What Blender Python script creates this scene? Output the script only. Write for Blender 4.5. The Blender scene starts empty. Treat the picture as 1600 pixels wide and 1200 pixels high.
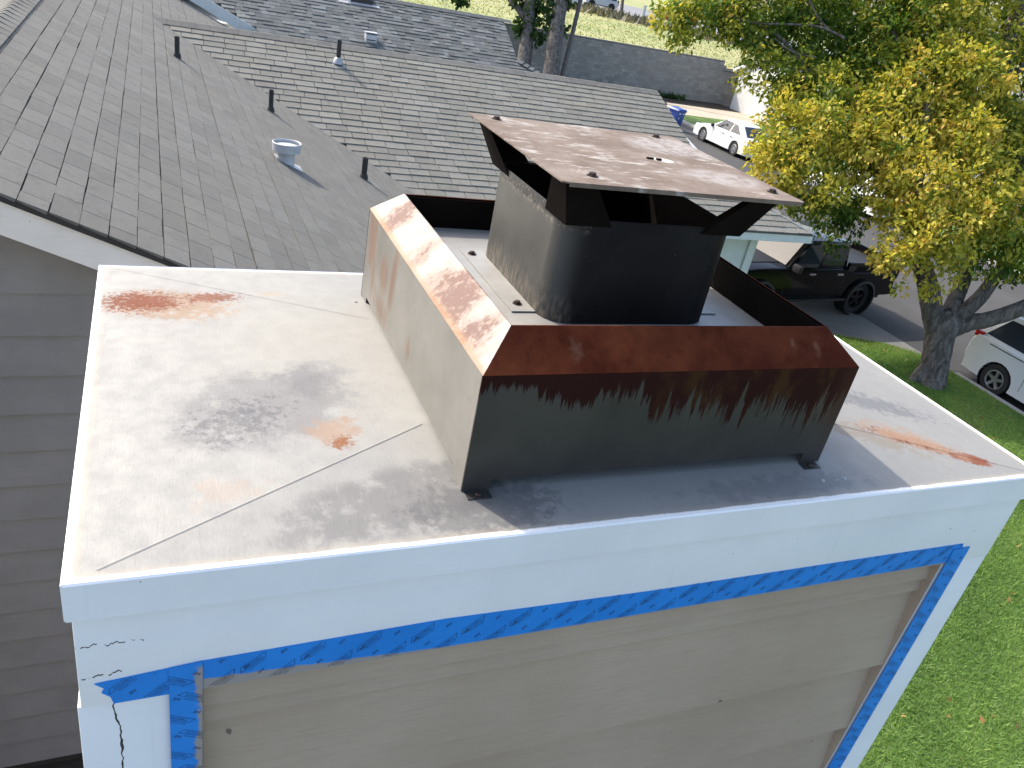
import bpy, bmesh, math, random
import numpy as np
from mathutils import Vector, Matrix

random.seed(7)
rng = np.random.default_rng(7)
SC = bpy.context.scene
COL = SC.collection

# ------------------------------------------------------------------ camera
CAM = np.array([0.10029, -0.72095, 0.65977])
RC = np.array([[0.91428246, -0.36179744, 0.18218175],     # right
               [-0.02603059, -0.50129134, -0.86488693],   # down
               [0.40424001, 0.78600865, -0.46773968]])    # forward
FPX = 1241.93                                             # focal length in pixels of a 1600 px wide picture
cd = bpy.data.cameras.new('camera')
cam = bpy.data.objects.new('camera', cd)
COL.objects.link(cam)
cd.sensor_fit = 'HORIZONTAL'; cd.sensor_width = 36.0
cd.lens = FPX / 1600 * 36
cd.clip_start = 0.02; cd.clip_end = 6000
m3 = Matrix([[RC[0][i], -RC[1][i], -RC[2][i]] for i in range(3)])
cam.matrix_world = Matrix.Translation(Vector(CAM)) @ m3.to_4x4()
SC.camera = cam

# ------------------------------------------------------------------ light
SUN_DIR = Vector((0.60, -0.92, -1.0)).normalized()        # the way the light travels
sl = bpy.data.lights.new('sun', 'SUN')
sun = bpy.data.objects.new('sun', sl)
COL.objects.link(sun)
sl.energy = 2.0; sl.angle = math.radians(0.5); sl.color = (1.0, 0.94, 0.84)
sun.rotation_euler = SUN_DIR.to_track_quat('-Z', 'Y').to_euler()
W = bpy.data.worlds.new('World'); SC.world = W; W.use_nodes = True
wn = W.node_tree
bg = wn.nodes['Background']
sky = wn.nodes.new('ShaderNodeTexSky'); sky.sky_type = 'NISHITA'; sky.sun_disc = False
sky.sun_elevation = math.asin(-SUN_DIR.z)
sky.sun_rotation = math.atan2(-SUN_DIR.x, -SUN_DIR.y)
sky.air_density = 1.0; sky.dust_density = 3.0; sky.ozone_density = 1.0
wn.links.new(sky.outputs[0], bg.inputs[0]); bg.inputs[1].default_value = 0.15
SC.view_settings.view_transform = 'Standard'; SC.view_settings.look = 'None'
SC.view_settings.exposure = 1.4; SC.view_settings.gamma = 1.0
SC.view_settings.use_curve_mapping = False

GL = -5.75      # lawn level (chimney top is z = 0)
GS = -5.87      # street level
FIELD = -3.45   # field behind the block wall


def ray(u, v):
    return RC.T @ np.array([(u - 800) / FPX, (v - 600) / FPX, 1.0])


def P(u, v, depth):
    return Vector(CAM + ray(u, v) * depth)


def H(u, v, z):
    d = ray(u, v); t = (z - CAM[2]) / d[2]
    return Vector(CAM + d * t)


def project(pts):
    q = (np.asarray(pts, float) - CAM) @ RC.T
    return 800 + FPX * q[:, 0] / q[:, 2], 600 + FPX * q[:, 1] / q[:, 2], q[:, 2]


# ------------------------------------------------------------------ node helpers
class T:
    """small wrapper that makes node trees short to write"""
    def __init__(s, name):
        s.m = bpy.data.materials.new(name); s.m.use_nodes = True
        s.nt = s.m.node_tree
        s.b = s.nt.nodes['Principled BSDF']
        s._pos = None

    def put(s, sock, val):
        if isinstance(val, bpy.types.NodeSocket):
            s.nt.links.new(val, sock)
        elif isinstance(val, (int, float)):
            try: sock.default_value = val
            except TypeError: sock.default_value = (val, val, val)
        else:
            v = tuple(val)
            if sock.type == 'RGBA' and len(v) == 3: v = v + (1,)
            sock.default_value = v

    def node(s, kind, ins=(), **kw):
        n = s.nt.nodes.new(kind)
        for k, v in kw.items(): setattr(n, k, v)
        for k, v in dict(ins).items(): s.put(n.inputs[k], v)
        return n

    @property
    def pos(s):
        if s._pos is None: s._pos = s.node('ShaderNodeNewGeometry').outputs['Position']
        return s._pos

    def obj(s): return s.node('ShaderNodeTexCoord').outputs['Object']

    def mapped(s, vec, loc=(0, 0, 0), rot=(0, 0, 0), scale=(1, 1, 1), inv=False):
        return s.node('ShaderNodeMapping', {0: vec, 1: loc, 2: rot, 3: scale},
                      vector_type='TEXTURE' if inv else 'POINT').outputs[0]

    def noise(s, vec, scale, detail=4, rough=0.6, dist=0.0):
        return s.node('ShaderNodeTexNoise', {'Vector': vec, 'Scale': scale, 'Detail': detail, 'Roughness': rough,
                                             'Distortion': dist}).outputs[0]

    def math(s, op, a, b=0.0, c=0.0, clamp=False):
        return s.node('ShaderNodeMath', {0: a, 1: b, 2: c}, operation=op, use_clamp=clamp).outputs[0]

    def rng(s, v, a, b, c=0.0, d=1.0, smooth=True):
        return s.node('ShaderNodeMapRange', {0: v, 1: a, 2: b, 3: c, 4: d},
                      interpolation_type='SMOOTHSTEP' if smooth else 'LINEAR').outputs[0]

    def mix(s, f, a, b, blend='MIX'):
        n = s.node('ShaderNodeMix', data_type='RGBA', blend_type=blend)
        s.put(n.inputs[0], f); s.put(n.inputs[6], a); s.put(n.inputs[7], b)
        return n.outputs[2]

    def sep(s, v):
        n = s.node('ShaderNodeSeparateXYZ', {0: v}); return n.outputs

    def blob(s, cx, cy, rx, ry, ang=0.0, soft=0.0, plane='xy'):
        """1 at the centre of an ellipse, 0 outside, in world metres"""
        if plane == 'xy':
            v = s.mapped(s.pos, (cx, cy, 0), (0, 0, ang), (rx, ry, 1e6), True)
        elif plane == 'xz':
            v = s.mapped(s.pos, (cx, 0, cy), (0, ang, 0), (rx, 1e6, ry), True)
        else:
            v = s.mapped(s.pos, (0, cx, cy), (ang, 0, 0), (1e6, rx, ry), True)
        l = s.node('ShaderNodeVectorMath', {0: v}, operation='LENGTH').outputs['Value']
        return s.math('SUBTRACT', 1.0, l, clamp=True)

    def bump(s, h, strength=0.3, dist=0.01):
        n = s.node('ShaderNodeBump', {'Height': h, 'Strength': strength, 'Distance': dist})
        s.nt.links.new(n.outputs[0], s.b.inputs['Normal'])

    def set(s, color=None, rough=None, metal=None, spec=None):
        if color is not None: s.put(s.b.inputs['Base Color'], color)
        if rough is not None: s.put(s.b.inputs['Roughness'], rough)
        if metal is not None: s.put(s.b.inputs['Metallic'], metal)
        if spec is not None: s.put(s.b.inputs['Specular IOR Level'], spec)
        return s.m


def plain(name, col, rough=0.6, metal=0.0, spec=0.5, var=0.12, scale=6.0, bump=0.0, bscale=40):
    t = T(name)
    n = t.noise(t.obj(), scale, 5)
    c = t.mix(t.rng(n, 0.3, 0.7), tuple(x * (1 - var) for x in col), tuple(min(1, x * (1 + var)) for x in col))
    if bump: t.bump(t.noise(t.obj(), bscale, 5), bump, 0.01)
    return t.set(c, rough, metal, spec)


# ------------------------------------------------------------------ mesh helpers
class MB:
    def __init__(s): s.v = []; s.f = []; s.t = []; s.tint = 1.0

    def add(s, vs, fs):
        o = len(s.v); s.v += [tuple(map(float, a)) for a in vs]
        s.f += [tuple(i + o for i in f) for f in fs]; s.t += [s.tint] * len(fs)
        return s

    def hexa(s, p):     # p: bottom 4 (ccw seen from above), top 4
        return s.add(p, [(3, 2, 1, 0), (4, 5, 6, 7), (0, 1, 5, 4), (1, 2, 6, 5), (2, 3, 7, 6), (3, 0, 4, 7)])

    def box(s, x0, x1, y0, y1, z0, z1):
        return s.hexa([(x0, y0, z0), (x1, y0, z0), (x1, y1, z0), (x0, y1, z0),
                       (x0, y0, z1), (x1, y0, z1), (x1, y1, z1), (x0, y1, z1)])

    def bar(s, a, b, w, h, up=(0, 0, 1)):
        a = Vector(a); b = Vector(b); d = (b - a).normalized(); u = Vector(up)
        r = d.cross(u).normalized(); u = r.cross(d).normalized()
        q = []
        for p in (a, b):
            q += [p - r * w / 2 - u * h / 2, p + r * w / 2 - u * h / 2, p + r * w / 2 + u * h / 2, p - r * w / 2 + u * h / 2]
        return s.add(q, [(0, 1, 2, 3), (7, 6, 5, 4), (0, 4, 5, 1), (1, 5, 6, 2), (2, 6, 7, 3), (3, 7, 4, 0)])

    def sheet(s, pts, thick):
        """flat polygon given thickness against its normal"""
        pts = [Vector(p) for p in pts]
        n = Vector((0, 0, 0))
        for i in range(len(pts)):
            a, b = pts[i], pts[(i + 1) % len(pts)]
            n += Vector(((a.y - b.y) * (a.z + b.z), (a.z - b.z) * (a.x + b.x), (a.x - b.x) * (a.y + b.y)))
        n.normalize(); k = len(pts)
        q = pts + [p - n * thick for p in pts]
        fs = [tuple(range(k)), tuple(range(2 * k - 1, k - 1, -1))]
        fs += [(i, i + k, (i + 1) % k + k, (i + 1) % k) for i in range(k)]
        return s.add(q, fs)

    def ring(s, rings, closed=True, cap=(True, True)):
        n = len(rings[0]); vs = [p for r in rings for p in r]; fs = []
        for k in range(len(rings) - 1):
            for i in range(n if closed else n - 1):
                j = (i + 1) % n
                fs.append((k * n + i, k * n + j, (k + 1) * n + j, (k + 1) * n + i))
        if cap[0]: fs.append(tuple(range(n - 1, -1, -1)))
        if cap[1]: fs.append(tuple((len(rings) - 1) * n + i for i in range(n)))
        return s.add(vs, fs)

    def tube(s, path, radii, n=8, cap=(True, True), wob=0.0):
        path = [Vector(p) for p in path]; rings = []
        ref = Vector((1, 0, 0))
        for i, p in enumerate(path):
            d = (path[min(i + 1, len(path) - 1)] - path[max(i - 1, 0)]).normalized()
            if abs(d.dot(ref)) > 0.95: ref = Vector((0, 1, 0))
            a = (ref - d * ref.dot(d)).normalized(); b = d.cross(a)
            r = radii[i] if hasattr(radii, '__len__') else radii
            rings.append([p + (a * math.cos(2 * math.pi * k / n) + b * math.sin(2 * math.pi * k / n)) *
                          r * (1 + wob * (random.random() - 0.5)) for k in range(n)])
        return s.ring(rings, True, cap)

    def cyl(s, a, b, r0, r1=None, n=12):
        return s.tube([a, b], [r0, r0 if r1 is None else r1], n)

    def lathe(s, prof, c, axis='z', n=20, cap=(False, False)):
        """prof: list of (radius, height)"""
        rings = []
        for r, h in prof:
            ring = []
            for k in range(n):
                a = 2 * math.pi * k / n; x, y = r * math.cos(a), r * math.sin(a)
                if axis == 'z': q = (c[0] + x, c[1] + y, c[2] + h)
                elif axis == 'y': q = (c[0] + x, c[1] + h, c[2] + y)
                else: q = (c[0] + h, c[1] + x, c[2] + y)
                ring.append(q)
            rings.append(ring)
        return s.ring(rings, True, cap)

    def mesh(s, name, mat, origin=(0, 0, 0), smooth=None, tint=False, weld=False):
        me = bpy.data.meshes.new(name)
        o = Vector(origin)
        me.from_pydata([(x - o.x, y - o.y, z - o.z) for x, y, z in s.v], [], s.f)
        if tint:
            at = me.attributes.new('tint', 'FLOAT', 'FACE'); at.data.foreach_set('value', s.t)
        bm = bmesh.new(); bm.from_mesh(me)
        if weld: bmesh.ops.remove_doubles(bm, verts=bm.verts, dist=1e-5)
        bmesh.ops.recalc_face_normals(bm, faces=bm.faces)
        bm.to_mesh(me); bm.free()
        me.materials.append(mat)
        if smooth is not None:
            me.polygons.foreach_set('use_smooth', [True] * len(me.polygons))
            me.set_sharp_from_angle(angle=math.radians(smooth))
        return me


def link(name, me, parent=None, loc=(0, 0, 0), **props):
    o = bpy.data.objects.new(name, me); COL.objects.link(o)
    o.parent = parent; o.location = loc
    for k, v in props.items(): o[k] = v
    return o


def base(o):
    """world location of the thing an (unrotated) part belongs to"""
    p = Vector((0, 0, 0))
    while o is not None:
        p += Vector(o.location); o = o.parent
    return p


def part(name, mb, mat, parent, smooth=None, bevel=0, local=False, weld=False, **props):
    """mesh part; coordinates are given in world space unless local"""
    me = mb.mesh(name, mat, (0, 0, 0) if local else base(parent), smooth, weld=weld or bevel > 0)
    if bevel:
        bm = bmesh.new(); bm.from_mesh(me)
        es = [e for e in bm.edges if len(e.link_faces) == 2 and e.calc_face_angle(0) > 0.35]
        bmesh.ops.bevel(bm, geom=es, offset=bevel, segments=2, profile=0.6, affect='EDGES', clamp_overlap=True)
        bm.to_mesh(me); bm.free()
        me.polygons.foreach_set('use_smooth', [True] * len(me.polygons)); me.set_sharp_from_angle(angle=math.radians(40))
    return link(name, me, parent, **props)


def thing(name, label, cat, loc=(0, 0, 0), rotz=0.0, group=None):
    o = bpy.data.objects.new(name, None); COL.objects.link(o)
    o.location = loc; o.rotation_euler = (0, 0, rotz); o.empty_display_size = 0.3
    o['label'] = label; o['category'] = cat
    if group: o['group'] = group
    return o


def group_empty(name, parent):
    o = bpy.data.objects.new(name, None); COL.objects.link(o); o.parent = parent
    return o


def structure(name, mb, mat, smooth=None):
    return link(name, mb.mesh(name, mat, (0, 0, 0), smooth), kind='structure')


# ------------------------------------------------------------------ materials
def m_pan():
    t = T('galvanised_pan')
    p = t.pos
    n1 = t.noise(p, 5, 6); n2 = t.noise(p, 30, 6); n3 = t.noise(p, 130, 4, 0.7)
    brushed = t.noise(t.mapped(p, scale=(260, 45, 60)), 1.0, 4, 0.7)
    pebble = t.noise(p, 210, 3, 0.7)
    col = t.mix(t.rng(n1, 0.35, 0.7), (0.250, 0.243, 0.224), (0.275, 0.266, 0.240))
    col = t.mix(t.math('MULTIPLY', t.rng(n2, 0.35, 0.75), 0.20), col, (0.192, 0.192, 0.190))
    # warm film near the middle of the left half
    col = t.mix(t.math('MULTIPLY', t.blob(0.33, 0.55, 0.30, 0.34), 0.5), col, (0.272, 0.254, 0.210))
    # grey mottled stains
    def stain(cx, cy, rx, ry, ang, sc, lo, c, amt, k=1.0):
        nonlocal col
        b = t.blob(cx, cy, rx, ry, ang)
        n = t.noise(p, sc, 7, 0.68)
        f = t.rng(t.math('ADD', t.math('MULTIPLY', b, k), t.math('MULTIPLY', t.math('SUBTRACT', n, 0.5), 2.6)), lo, lo + 0.52)
        f = t.math('MULTIPLY', f, t.math('MULTIPLY', t.rng(b, 0.0, 0.45), amt * (0.72 if sum(c) / 3 < .2 and c[0] < c[2] * 1.6 else 1.0)))
        col = t.mix(f, col, c)
        return f
    stain(0.25, 0.33, 0.20, 0.16, 0.5, 12, 0.12, (0.110, 0.108, 0.113), 0.75)
    stain(0.33, 0.40, 0.10, 0.10, 0.2, 18, 0.25, (0.100, 0.098, 0.106), 0.6)
    stain(0.40, 0.09, 0.26, 0.085, 0.25, 22, 0.05, (0.106, 0.102, 0.102), 0.85)
    stain(0.50, 0.06, 0.17, 0.09, 0.0, 55, 0.15, (0.075, 0.073, 0.075), 0.8)
    stain(0.20, 0.30, 0.16, 0.10, 0.6, 90, 0.42, (0.050, 0.050, 0.058), 0.8)
    stain(1.42, 0.26, 0.19, 0.06, -0.5, 65, 0.22, (0.100, 0.102, 0.113), 0.8)
    stain(1.30, 0.15, 0.16, 0.05, -0.6, 30, 0.2, (0.226, 0.181, 0.126), 0.6)
    stain(1.00, 0.04, 0.30, 0.05, 0.0, 40, 0.2, (0.120, 0.120, 0.126), 0.6)
    # rust
    rust = (0.167, 0.052, 0.023)
    f = stain(0.120, 0.695, 0.165, 0.10, -0.15, 75, 0.26, (0.276, 0.181, 0.110), 0.8, 1.2)
    f1 = stain(0.075, 0.708, 0.125, 0.075, 0.0, 130, 0.36, rust, 1.0, 1.25)
    f2 = stain(0.190, 0.725, 0.095, 0.040, 0.1, 130, 0.40, rust, 0.85, 1.2)
    f3 = stain(0.335, 0.255, 0.075, 0.06, 0.3, 30, 0.25, (0.261, 0.170, 0.110), 0.75)
    f4 = stain(0.335, 0.222, 0.04, 0.028, 0.4, 120, 0.45, (0.198, 0.076, 0.026), 0.9, 1.2)
    f5 = stain(1.39, 0.125, 0.16, 0.036, -0.62, 130, 0.34, rust, 1.0, 1.3)
    f6 = stain(1.475, 0.062, 0.060, 0.026, -0.45, 70, 0.24, rust, 1.0, 1.5)
    stain(1.385, 0.14, 0.17, 0.055, -0.62, 40, 0.25, (0.301, 0.201, 0.131), 0.7, 1.1)
    stain(0.17, 0.13, 0.10, 0.05, 0.3, 35, 0.25, (0.276, 0.226, 0.181), 0.6)
    stain(0.30, 0.74, 0.05, 0.02, 0.0, 60, 0.3, (0.301, 0.231, 0.161), 0.6)
    # pale water marks
    for cx, cy, r in ((0.122, 0.118, 0.026), (0.334, 0.304, 0.014), (0.202, 0.186, 0.017), (0.145, 0.604, 0.023), (0.158, 0.532, 0.004), (0.304, 0.228, 0.007)):
        stain(cx, cy, r * 1.3, r, 0.2, 50, 0.22, (0.261, 0.257, 0.241), 0.6, 1.3)
    # white paint carried over the edges
    x, y, z = t.sep(p)
    d = t.math('MINIMUM', t.math('MINIMUM', x, t.math('SUBTRACT', 1.6, x)), t.math('MINIMUM', y, t.math('SUBTRACT', 0.877, y)))
    d = t.math('ADD', d, t.math('MULTIPLY', t.math('SUBTRACT', t.noise(p, 22, 5), 0.5), 0.006))
    edge = t.rng(d, 0.006, 0.0095, 1.0, 0.0)
    cream = t.rng(d, 0.006, 0.02, 0.3, 0.0)
    col = t.mix(cream, col, (0.46, 0.38, 0.26))
    col = t.mix(edge, col, (0.83, 0.81, 0.76))
    fall = t.math('MAXIMUM', t.math('MAXIMUM', t.math('MAXIMUM', f1, f2), t.math('MAXIMUM', f4, f5)), t.math('MAXIMUM', f6, edge))
    fall = t.math('MAXIMUM', fall, t.math('MULTIPLY', f, 0.6))
    metal = t.math('MULTIPLY', t.math('SUBTRACT', 1.0, fall), 0.20)
    rough = t.math('ADD', t.rng(n2, 0.3, 0.7, 0.60, 0.74), t.math('MULTIPLY', fall, 0.3))
    col = t.mix(t.math('MULTIPLY', t.rng(brushed, 0.5, 0.75), 0.22), col, (0.27, 0.265, 0.25))
    col = t.mix(t.math('MULTIPLY', t.rng(pebble, 0.55, 0.75), 0.25), col, (0.10, 0.10, 0.10))
    h = t.math('ADD', t.math('ADD', t.math('MULTIPLY', brushed, 0.35), t.math('MULTIPLY', pebble, 0.25)), t.math('MULTIPLY', n1, 2.0))
    t.bump(h, 0.16, 0.006)
    return t.set(col, rough, metal)


def m_white():
    t = T('white_trim_paint'); p = t.pos
    x, y, z = t.sep(p)
    n = t.noise(p, 3.5, 6); fine = t.noise(t.mapped(p, scale=(14, 14, 260)), 1.0, 4)
    col = t.mix(t.rng(n, 0.3, 0.75), (0.76, 0.76, 0.76), (0.84, 0.84, 0.835))
    drip = t.noise(t.mapped(p, scale=(70, 70, 2.2)), 1.0, 3, 0.5)
    col = t.mix(t.math('MULTIPLY', t.rng(drip, 0.62, 0.85), 0.22), col, (0.50, 0.51, 0.53))
    specks = t.rng(t.noise(p, 75, 2, 0.4), 0.765, 0.80)
    col = t.mix(t.math('MULTIPLY', specks, 0.75), col, (0.20, 0.19, 0.18))
    # splits in the old boards near the left corner
    wob = t.math('MULTIPLY', t.math('SUBTRACT', t.noise(t.mapped(p, scale=(1, 1, 11)), 1.0, 3, 0.6), 0.5), 0.045)
    wob2 = t.math('MULTIPLY', t.math('SUBTRACT', t.noise(t.mapped(p, scale=(1, 1, 120)), 1.0, 2, 0.7), 0.5), 0.003)
    cx = t.math('ABSOLUTE', t.math('SUBTRACT', x, t.math('ADD', t.math('ADD', 0.044, wob), wob2)))
    wid = t.rng(t.noise(t.mapped(p, scale=(1, 1, 30)), 1.0, 2), 0.3, 0.7, 0.0004, 0.0019)
    cr = t.math('LESS_THAN', cx, wid)
    cr = t.math('MULTIPLY', cr, t.math('LESS_THAN', z, -0.205))
    cr = t.math('MULTIPLY', cr, t.math('LESS_THAN', x, 0.2))
    wz = t.math('MULTIPLY', t.math('SUBTRACT', t.noise(t.mapped(p, scale=(60, 1, 1)), 1.0, 4, 0.7), 0.5), 0.018)
    cz = t.math('ABSOLUTE', t.math('SUBTRACT', z, t.math('ADD', t.math('ADD', -0.158, wz), t.math('MULTIPLY', x, 0.12))))
    c2 = t.math('MULTIPLY', t.math('LESS_THAN', cz, 0.0011), t.math('LESS_THAN', x, 0.05))
    gap = t.rng(t.noise(t.mapped(p, scale=(80, 1, 20)), 1.0, 2), 0.42, 0.5)
    c2 = t.math('MULTIPLY', c2, gap)
    cz3 = t.math('ABSOLUTE', t.math('SUBTRACT', z, t.math('ADD', t.math('MULTIPLY', wz, 1.4), -0.105)))
    c3 = t.math('MULTIPLY', t.math('MULTIPLY', t.math('LESS_THAN', cz3, 0.0009), t.math('LESS_THAN', x, 0.075)), gap)
    crack = t.math('MAXIMUM', cr, t.math('MAXIMUM', c2, c3))
    col = t.mix(crack, col, (0.035, 0.032, 0.03))
    t.bump(t.math('ADD', t.math('MULTIPLY', fine, 0.7), t.math('MULTIPLY', crack, -2.5)), 0.22, 0.002)
    return t.set(col, 0.55, 0.0, 0.4)


def m_siding(name, c0, c1, grain=0.35):
    t = T(name); p = t.pos
    g = t.noise(t.mapped(p, scale=(9, 9, 190)), 1.0, 6, 0.65, 0.4)
    n = t.noise(p, 2.2, 6)
    col = t.mix(t.rng(n, 0.3, 0.72), c0, c1)
    col = t.mix(t.math('MULTIPLY', t.rng(g, 0.45, 0.75), 0.28), col, tuple(a * 0.72 for a in c0))
    sp = t.rng(t.noise(p, 38, 2, 0.3), 0.78, 0.81)
    col = t.mix(t.math('MULTIPLY', sp, 0.7), col, (0.06, 0.055, 0.05))
    t.bump(g, grain, 0.003)
    return t.set(col, 0.65, 0.0, 0.3)


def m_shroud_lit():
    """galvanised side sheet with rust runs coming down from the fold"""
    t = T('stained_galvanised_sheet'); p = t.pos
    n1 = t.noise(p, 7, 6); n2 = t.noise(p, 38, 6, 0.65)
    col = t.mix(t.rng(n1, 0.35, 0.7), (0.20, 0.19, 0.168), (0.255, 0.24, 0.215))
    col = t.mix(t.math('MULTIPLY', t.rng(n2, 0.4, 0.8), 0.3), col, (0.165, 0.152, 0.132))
    run = t.noise(t.mapped(p, scale=(30, 30, 2.5)), 1.0, 4, 0.6)
    run2 = t.noise(t.mapped(p, scale=(90, 90, 9)), 1.0, 4, 0.6)
    fr = None
    for cy, cz, ry, rz, a, c in ((0.70, 0.155, 0.034, 0.075, 0, 1.3), (0.60, 0.115, 0.05, 0.05, 0.3, 0.75), (0.535, 0.135, 0.022, 0.085, 0.1, 0.85),
                                 (0.60, 0.045, 0.075, 0.045, 0, 0.6), (0.40, 0.06, 0.05, 0.03, 0, 0.4), (0.67, 0.08, 0.03, 0.08, 0, 0.6)):
        b = t.math('MULTIPLY', t.blob(cy, cz, ry * 1.35, rz * 1.35, a, plane='yz'), c)
        b = t.math('ADD', b, t.math('MULTIPLY', t.math('SUBTRACT', t.math('ADD', t.math('MULTIPLY', run, 0.6), t.math('MULTIPLY', run2, 0.6)), 0.6), 1.1))
        b = t.rng(b, 0.22, 0.62)
        fr = b if fr is None else t.math('MAXIMUM', fr, b)
    col = t.mix(t.math('MULTIPLY', fr, 0.78), col, t.mix(t.rng(run2, 0.35, 0.65), (0.12, 0.062, 0.040), (0.17, 0.105, 0.062)))
    t.bump(t.math('ADD', n2, t.math('MULTIPLY', n1, 3)), 0.08, 0.006)
    return t.set(col, t.math('ADD', 0.5, t.math('MULTIPLY', fr, 0.25)), t.math('MULTIPLY', t.math('SUBTRACT', 1.0, fr), 0.35))


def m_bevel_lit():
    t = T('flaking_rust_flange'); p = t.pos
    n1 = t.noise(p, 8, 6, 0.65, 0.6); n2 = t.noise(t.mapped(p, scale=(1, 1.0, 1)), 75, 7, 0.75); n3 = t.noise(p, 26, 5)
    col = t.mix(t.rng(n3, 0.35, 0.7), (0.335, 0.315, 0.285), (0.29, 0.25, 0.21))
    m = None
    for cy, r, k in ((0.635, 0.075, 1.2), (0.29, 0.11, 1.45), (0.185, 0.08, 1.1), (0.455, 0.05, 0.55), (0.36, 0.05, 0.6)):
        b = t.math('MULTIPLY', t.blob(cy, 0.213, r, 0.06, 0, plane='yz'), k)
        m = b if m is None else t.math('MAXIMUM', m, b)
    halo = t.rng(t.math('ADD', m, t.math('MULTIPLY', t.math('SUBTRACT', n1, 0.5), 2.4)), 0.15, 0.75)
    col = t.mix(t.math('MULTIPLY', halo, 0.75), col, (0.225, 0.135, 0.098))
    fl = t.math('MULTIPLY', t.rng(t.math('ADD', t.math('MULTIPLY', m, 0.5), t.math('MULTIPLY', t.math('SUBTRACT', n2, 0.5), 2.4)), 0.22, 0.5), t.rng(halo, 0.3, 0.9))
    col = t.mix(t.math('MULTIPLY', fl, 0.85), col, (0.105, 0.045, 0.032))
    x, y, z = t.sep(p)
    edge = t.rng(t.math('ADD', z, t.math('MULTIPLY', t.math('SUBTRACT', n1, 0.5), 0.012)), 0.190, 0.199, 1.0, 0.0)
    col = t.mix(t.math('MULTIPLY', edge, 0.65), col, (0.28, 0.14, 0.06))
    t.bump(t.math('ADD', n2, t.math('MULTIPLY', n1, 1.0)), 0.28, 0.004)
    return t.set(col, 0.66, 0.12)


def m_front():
    """front sheet, base darkened for its shaded side: rust comes down from the fold in dark runs"""
    t = T('shaded_rusty_sheet'); p = t.pos
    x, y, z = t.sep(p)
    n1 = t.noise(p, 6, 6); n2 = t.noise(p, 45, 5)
    col = t.mix(t.rng(n1, 0.35, 0.7), (0.056, 0.052, 0.050), (0.080, 0.074, 0.069))  # same metal as the left sheet, shade put into the base colour
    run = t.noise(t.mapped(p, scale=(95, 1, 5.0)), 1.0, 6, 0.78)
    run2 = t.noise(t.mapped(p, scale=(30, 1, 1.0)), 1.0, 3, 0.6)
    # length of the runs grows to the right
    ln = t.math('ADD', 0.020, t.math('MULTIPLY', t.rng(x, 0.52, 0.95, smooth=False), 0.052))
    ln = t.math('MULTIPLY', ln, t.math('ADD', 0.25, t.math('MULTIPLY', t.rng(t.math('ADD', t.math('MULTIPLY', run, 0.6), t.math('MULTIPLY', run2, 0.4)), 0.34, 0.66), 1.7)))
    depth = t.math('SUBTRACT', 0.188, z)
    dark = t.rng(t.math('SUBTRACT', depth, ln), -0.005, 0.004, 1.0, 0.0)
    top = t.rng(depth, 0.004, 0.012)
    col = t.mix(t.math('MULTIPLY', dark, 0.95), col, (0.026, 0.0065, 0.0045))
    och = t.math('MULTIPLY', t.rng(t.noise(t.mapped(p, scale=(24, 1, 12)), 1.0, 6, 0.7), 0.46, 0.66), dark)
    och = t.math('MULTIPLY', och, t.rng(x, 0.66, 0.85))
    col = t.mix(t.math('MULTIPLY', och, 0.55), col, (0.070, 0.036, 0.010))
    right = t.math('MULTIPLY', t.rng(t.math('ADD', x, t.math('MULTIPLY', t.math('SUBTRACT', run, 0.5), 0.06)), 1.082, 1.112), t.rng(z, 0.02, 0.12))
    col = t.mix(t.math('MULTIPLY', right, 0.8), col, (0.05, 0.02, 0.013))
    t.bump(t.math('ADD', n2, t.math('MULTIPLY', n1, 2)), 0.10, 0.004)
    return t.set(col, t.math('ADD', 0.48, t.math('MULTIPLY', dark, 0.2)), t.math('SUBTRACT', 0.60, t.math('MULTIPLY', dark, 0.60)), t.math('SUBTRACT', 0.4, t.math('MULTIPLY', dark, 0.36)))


def m_rustred(name='red_rust_flange', c0=(0.060, 0.0125, 0.0055), c1=(0.118, 0.030, 0.012)):
    t = T(name); p = t.pos
    n1 = t.noise(p, 9, 6, 0.65); n2 = t.noise(p, 70, 6, 0.7)
    streak = t.noise(t.mapped(p, scale=(60, 60, 6)), 1.0, 4, 0.6)
    col = t.mix(t.rng(n1, 0.35, 0.68), c0, c1)
    col = t.mix(t.math('MULTIPLY', t.rng(streak, 0.5, 0.75), 0.4), col, tuple(a * 0.5 for a in c0))
    marks = t.math('MAXIMUM', t.math('MAXIMUM', t.blob(0.615, 0.213, 0.016, 0.022, plane='xz'), t.blob(1.045, 0.213, 0.010, 0.022, plane='xz')),
                   t.blob(0.998, 0.216, 0.010, 0.014, plane='xz'))
    mk = t.rng(t.math('ADD', marks, t.math('MULTIPLY', t.math('SUBTRACT', n2, 0.5), 2.2)), 0.25, 0.9)
    mk = t.math('MULTIPLY', mk, t.rng(marks, 0.0, 0.12))
    col = t.mix(t.math('MULTIPLY', mk, 0.22), col, (0.26, 0.15, 0.10))
    t.bump(n2, 0.2, 0.003)
    return t.set(col, 0.85, 0.0, 0.06)


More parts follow.
